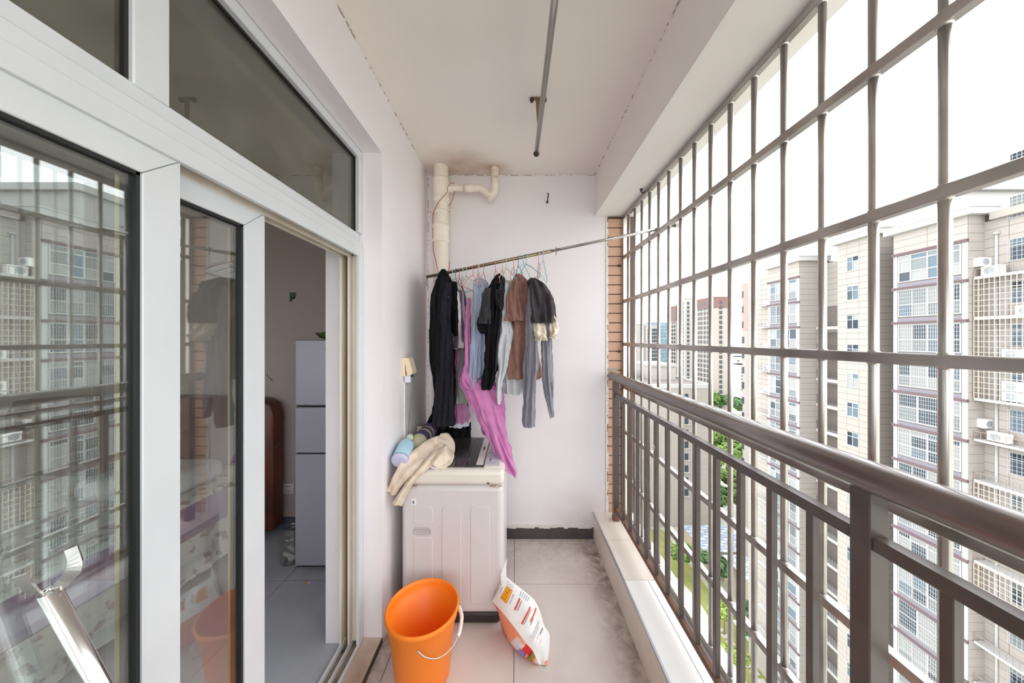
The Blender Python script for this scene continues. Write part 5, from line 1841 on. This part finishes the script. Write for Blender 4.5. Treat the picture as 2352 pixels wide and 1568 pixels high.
def tower(name, label, x0, x1, y0, y1, z1, wall_m, cap_h=0, cap_m=None, fcols=(), lcols=(), pitch=3.0, z0=ZG, wh=1.5, ww=1.4, win=0, group='distant towers'):
    r = empty(name, label=label, cat='building', group=group)
    MB().box(x0, x1, y0, y1, z0, z1).build('wall', wall_m, r)
    if cap_h:
        MB().box(x0 - .15, x1 + .15, y0 - .15, y1 + .15, z1 - cap_h, z1 - .8).build('brown_crown', cap_m, r)
    MB().box(x0 - .4, x1 + .4, y0 - .4, y1 + .4, z1 - .8, z1).build('roof_edge', M_white, r)
    wmb = MB()
    z_ = z1 - 3.2
    while z_ > z0 + 1:
        for c_ in fcols:
            xc = x0 + (x1 - x0) * c_
            wmb.box(xc - ww / 2, xc + ww / 2, y0 - .2, y0, z_ - wh, z_)
        for c_ in lcols:
            yc = y0 + (y1 - y0) * c_
            wmb.box(x0 - .2, x0, yc - ww / 2, yc + ww / 2, z_ - wh, z_)
        z_ -= pitch
    if fcols or lcols:
        wmb.build('windows', PANES[win], r, fix=False)['kind'] = 'stuff'
    return r


M_tow = mat('tower_beige', (158, 148, 140), .8)
M_tow2 = mat('tower_pale', (164, 160, 156), .8)
M_crown = mat('tower_brown', (116, 88, 82), .8)
tower('tower_block', 'tall beige tower with brown crown between grille bars', 119.5, 130.4, 190, 206, 27.5, M_tow, 7.5, M_crown, (.45,), (.1, .3, .5, .72, .9), ww=1.8, wh=2.0)
tower('tower_block', 'slim pale tower left of the brown-crowned tower', 121.6, 129.5, 225, 236, 31, M_tow2, 0, None, (.3,), (.25, .6), ww=1.6, wh=2)
tower('tower_block', 'dark-topped narrow tower behind the slim pale tower', 122, 128, 238, 252, 27, M_tow, 12, M_crown, (), (.15, .4, .7, .9), ww=2, wh=2)
tower('tower_block', 'distant cream hall building with tall window slits', 92, 108, 262, 300, 14.0, M_tow2, 0, None, (.1, .32, .36), (.3, .6), ww=1.3, wh=2.3, z0=ZG)
tower('tower_block', 'distant white office with rows of dark window slits', 108.5, 117.5, 258, 290, 12.8, M_white, 0, None, (.1, .2, .5, .68, .86), (.3, .6), ww=1.2, wh=2.3)
tower('office_tower', 'blue glass office block on the horizon', 118, 136, 275, 300, 16, mat('blue_curtain_wall', (122, 160, 178), .2, col2=(84, 122, 142), scale=.35), 0, None, (.06, .16, .26, .36, .46, .56, .66, .76, .86, .95), (.2, .5, .8), ww=1.1, wh=1.6, win=3)
for k, (x_, y_, w_, h_, c_) in enumerate(((210, 300, 16, 30, (206, 176, 170)), (232, 320, 20, 34, (190, 196, 204)), (200, 280, 12, 24, (214, 206, 198)), (256, 345, 30, 44, (214, 200, 196)))):
    tower('town_house', ('far pinkish house on the horizon right of the towers', 'far bluish house on the horizon right of the towers', 'far pale low house on the horizon right of the towers', 'farthest rosy house on the horizon right of the towers')[k], x_, x_ + w_, y_, y_ + 14, ZG + h_, mat('house_%d' % k, c_, .8), 0, None, (.2, .5, .8), (), group='houses on the horizon')

# low building in front of the towers
LW = empty('annex_building', label='low beige tiled building with flat roofs below the towers', cat='building')
MB().box(26.5, 49.4, 79, 112, ZG, -10.6).build('wall', M_core, LW)
cl_ = Cladding(LW)
cl_.face('y', 79, 26.5, 49.4, ZG, -10.6, tuple(i / 9 for i in range(10)), 1.3)
cl_.done(M_clad, 220)
pr = MB().box(26.3, 49.6, 78.8, 79.4, -11.0, -10.0).box(49.0, 49.6, 78.8, 112, -11.0, -10.0).box(26.3, 49.6, 111.6, 112.2, -11, -10)
pr.build('parapet', M_white, LW)
MB().box(39.5, 47.0, 92, 104, -10.6, -6.2).box(39.2, 47.3, 91.7, 104.3, -6.7, -6.0).build('roof_house', M_tow2, LW)
MB().box(29, 36, 95, 106, -10.6, -8.0).build('roof_house', M_tow, LW)
sw = frame_mesh(1.2, 1.6, (0, 1), (0, 1))
for k in range(9):
    MB().box(42.6, 43.5, 78.85, 78.95, -14.0 - 3 * k, -12.4 - 3 * k).build('window', PANES[0], LW)
    MB().box(42.3, 43.8, 78.55, 78.95, -14.2 - 3 * k, -14.05 - 3 * k).build('window_ledge', M_white, LW)
A2 = empty('annex_building', label='narrow building with barred windows left of the low tiled building', cat='building')
MB().box(23.0, 26.0, 74, 90, ZG, -13).build('wall', M_tow, A2)
for k in range(10):
    MB().box(24.2, 25.4, 73.9, 74, -16.2 - 3 * k, -14.4 - 3 * k).build('window', PANES[4], A2)

ORD = ['first', 'second', 'third', 'fourth', 'fifth', 'sixth', 'seventh', 'eighth', 'ninth', 'tenth', 'eleventh', 'twelfth', 'thirteenth', 'fourteenth']
# ground
gnd = MB().box(-300, 500, -300, 620, ZG - .5, ZG).build('ground', mat('yard_ground', (208, 206, 204), .95, col2=(168, 172, 150), scale=.05, detail=5, thr=(.42, .56)))
tag(gnd, 'yard ground of paving and grass far below', 'ground', kind='structure')
lw1 = MB().box(31.0, 36.5, 38, 78, ZG, ZG + .08).build('lawn', mat('lawn_green', (120, 134, 66), .95, col2=(146, 140, 90), scale=.5, detail=5))
tag(lw1, 'narrow lawn strip at the foot of the beige block', 'lawn')
lw2 = MB().box(86, 110, 120, 160, ZG, ZG + .1).build('lawn', MATS['lawn_green'])
tag(lw2, 'bright lawn beyond the trees near the towers', 'lawn')
pth = []
pl_ = smooth_path([(24, 40, 0), (29, 46, 0), (31.5, 52, 0), (31.8, 58, 0), (30, 64, 0), (26, 70, 0), (20, 76, 0)], 8)
for i, p_ in enumerate(pl_):
    t_ = (pl_[min(i + 1, len(pl_) - 1)] - pl_[max(0, i - 1)]).normalized()
    nn = Vector((-t_.y, t_.x, 0)) * 1.1
    pth.append([p_ + nn + Vector((0, 0, ZG + .02)), p_ - nn + Vector((0, 0, ZG + .02)), p_ - nn + Vector((0, 0, ZG + .16)), p_ + nn + Vector((0, 0, ZG + .16))])
tag(MB().rings(pth, True, True, False).build('garden_path', mat('pale_paving', (178, 173, 164), .9)), 'pale curved garden path down in the yard', 'path')
stp = MB()
for i in range(9):
    st_ = MB().bbox(33.5 - .1 * i, 34.6 - .1 * i, 43.0 + 1.1 * i, 43.7 + 1.1 * i, ZG + .05, ZG + .16, .02, 1).build('stepping_stone', MATS['pale_paving'])
    tag(st_, '%s pale stepping stone in the lawn below, counted from the nearest' % ORD[i], 'paving', 'stepping stones in the lawn')

# sheds with sheet roofs
for si, (x0, x1, y0_, y1_, z0_, cols_, lab, c1, c2) in enumerate((
        (37.5, 47.5, 62, 71, ZG + 5.2, 8, 'blue-white sheet roof shed down in the yard', (128, 142, 160), (156, 163, 172)),
        (40.5, 48.5, 53.5, 61.6, ZG + 5.0, 7, 'white corrugated roof shed in front of the blue one', (172, 175, 180), (150, 155, 163)))):
    r = empty('shed', label=lab, cat='shed', group='sheds in the yard')
    MB().box(x0 + .3, x1 - .3, y0_ + .3, y1_ - .3, ZG, z0_ - .2).build('wall', mat('shed_wall', (176, 160, 144), .9), r)
    n_ = 10
    for i in range(cols_):
        for j in range(n_):
            xa = x0 + (x1 - x0) * i / cols_
            ya = y0_ + (y1_ - y0_) * j / n_
            o = MB().box(xa, xa + (x1 - x0) / cols_ - .04, ya, ya + (y1_ - y0_) / n_ - .08, z0_ + .03 * ((i + j) % 3), z0_ + .1 + .03 * ((i + j) % 3)).build('roof_sheet', mat('sheet_%d_%d' % (si, (i * 3 + j) % 2), (c1, c2)[(i * 3 + j) % 2], .5), r)
rb = MB().box(51, 62, 114, 124, ZG, ZG + 6).build('wall', mat('red_roof_wall', (200, 150, 130), .9))
rb.name = 'market_hall'
tag(rb, 'low building with red roof edge near the trees', 'building')
MB().box(50.6, 62.4, 113.6, 114, ZG + 5.6, ZG + 6.4).build('roof_edge', mat('red_edge', (206, 62, 56), .7), rb)

# trees
LEAF = [mat('leaf_%d' % i, c_, .8, var=.35, scale=1.5) for i, c_ in enumerate(((104, 134, 62), (128, 156, 74), (84, 116, 70), (150, 170, 80)))]
M_trunk = mat('bark', (120, 100, 82), .9)


def crown_mesh(seed, n_=900):
    rnd = random.Random(seed)
    vs_, fs = [], []
    blobs = [(Vector((rnd.uniform(-.6, .6), rnd.uniform(-.6, .6), rnd.uniform(-.35, .5))), rnd.uniform(.35, .6)) for _ in range(9)]
    for _ in range(n_):
        c_, r_ = rnd.choice(blobs)
        d2 = Vector((rnd.gauss(0, 1), rnd.gauss(0, 1), rnd.gauss(0, 1))).normalized()
        p_ = c_ + d2 * r_ * rnd.uniform(.75, 1.0)
        t1 = d2.cross(Vector((rnd.gauss(0, 1), rnd.gauss(0, 1), rnd.gauss(0, 1)))).normalized()
        t2 = (d2 * .6 + t1.cross(d2)).normalized()
        s = rnd.uniform(.07, .13)
        b_ = len(vs_)
        vs_ += [p_ - t1 * s - t2 * s, p_ + t1 * s - t2 * s * .6, p_ + t1 * s * .7 + t2 * s, p_ - t1 * s * .6 + t2 * s]
        fs.append((b_, b_ + 1, b_ + 2, b_ + 3))
    for c_, r_ in blobs:
        bm = bmesh.new()
        bmesh.ops.create_icosphere(bm, subdivisions=1, radius=r_ * .82, matrix=Matrix.Translation(c_))
        bm.verts.index_update()
        b_ = len(vs_)
        vs_ += [v.co.copy() for v in bm.verts]
        fs += [tuple(b_ + v.index for v in f_.verts) for f_ in bm.faces]
        bm.free()
    return MB().add(vs_, fs).mesh('foliage')


CROWN = [crown_mesh(s_) for s_ in (1, 2, 3)]
TRUNK = MB().tube([(0, 0, 0), (.02, .01, .5), (0, 0, 1)], [.06, .045, .03], 7).mesh('trunk')
TREES = [
    (77, 120, 5.6, 13, 0), (83, 121, 5.4, 12.5, 1), (88, 126, 5.6, 13, 0), (68, 106, 4.6, 11.5, 1), (73, 104, 4.8, 12, 0), (77.5, 107, 4.6, 11, 2), (58.5, 91, 4.0, 10.5, 0), (63.5, 90, 4.2, 11, 1), (67, 93, 4.2, 10.5, 0), (52.5, 81, 3.4, 9, 2), (57, 80, 3.6, 9.5, 0), (61, 83, 3.4, 9, 1),
    (98, 140, 6, 12, 3), (112, 185, 8, 15, 0), (124, 182, 7, 14, 2),
    (37.2, 59.0, 2.5, 7.5, 2), (33.0, 62.5, 2.4, 6.5, 0), (39.0, 50.4, 2.0, 6.0, 2), (36.2, 47.0, 2.0, 5.5, 2), (33.4, 50.2, 1.9, 4.6, 3), (30.6, 44.0, 1.8, 4.2, 3), (26, 68, 2.6, 7, 0), (20, 60, 2.8, 8, 2)]
TREES.sort(key=lambda t: t[0] / t[1])
CNT = {}
TLAB = ['dark green leafy tree', 'mid green leafy tree', 'bluish green leafy tree', 'yellowish green leafy tree']
for i, (x_, y_, rad, h_, c_) in enumerate(TREES):
    where = 'beside the low tiled building' if 50 < x_ < 95 else ('near the far towers' if x_ >= 95 else 'in the yard garden below')
    CNT[where] = CNT.get(where, 0) + 1
    r = empty('tree', label='%s %s, %s from the left' % (TLAB[c_], where, ORD[CNT[where] - 1]), cat='tree', group='trees %s' % where)
    r.location = (x_, y_, ZG)
    link('trunk', TRUNK, M_trunk, r, None, (h_ * .35, h_ * .35, h_ * .7))
    f_ = link('foliage', CROWN[i % 3], LEAF[c_], r, (0, 0, h_ * .72), (rad, rad, rad * .8), own=True)
    f_.rotation_euler = (0, 0, i * 1.1)

# ------------------------------------------------------------------ every empty stands at the base of its thing
bpy.context.view_layer.update()
for o in list(C.objects):
    if o.parent is None and o.type == 'EMPTY' and o.children and Vector(o.location).length < 1e-9:
        lo = Vector((1e9,) * 3)
        hi = Vector((-1e9,) * 3)
        for ch in o.children_recursive:
            if ch.type == 'MESH':
                for c_ in ch.bound_box:
                    w_ = ch.matrix_world @ Vector(c_)
                    for i in range(3):
                        lo[i] = min(lo[i], w_[i])
                        hi[i] = max(hi[i], w_[i])
        settle(o, ((lo.x + hi.x) / 2, (lo.y + hi.y) / 2, lo.z))
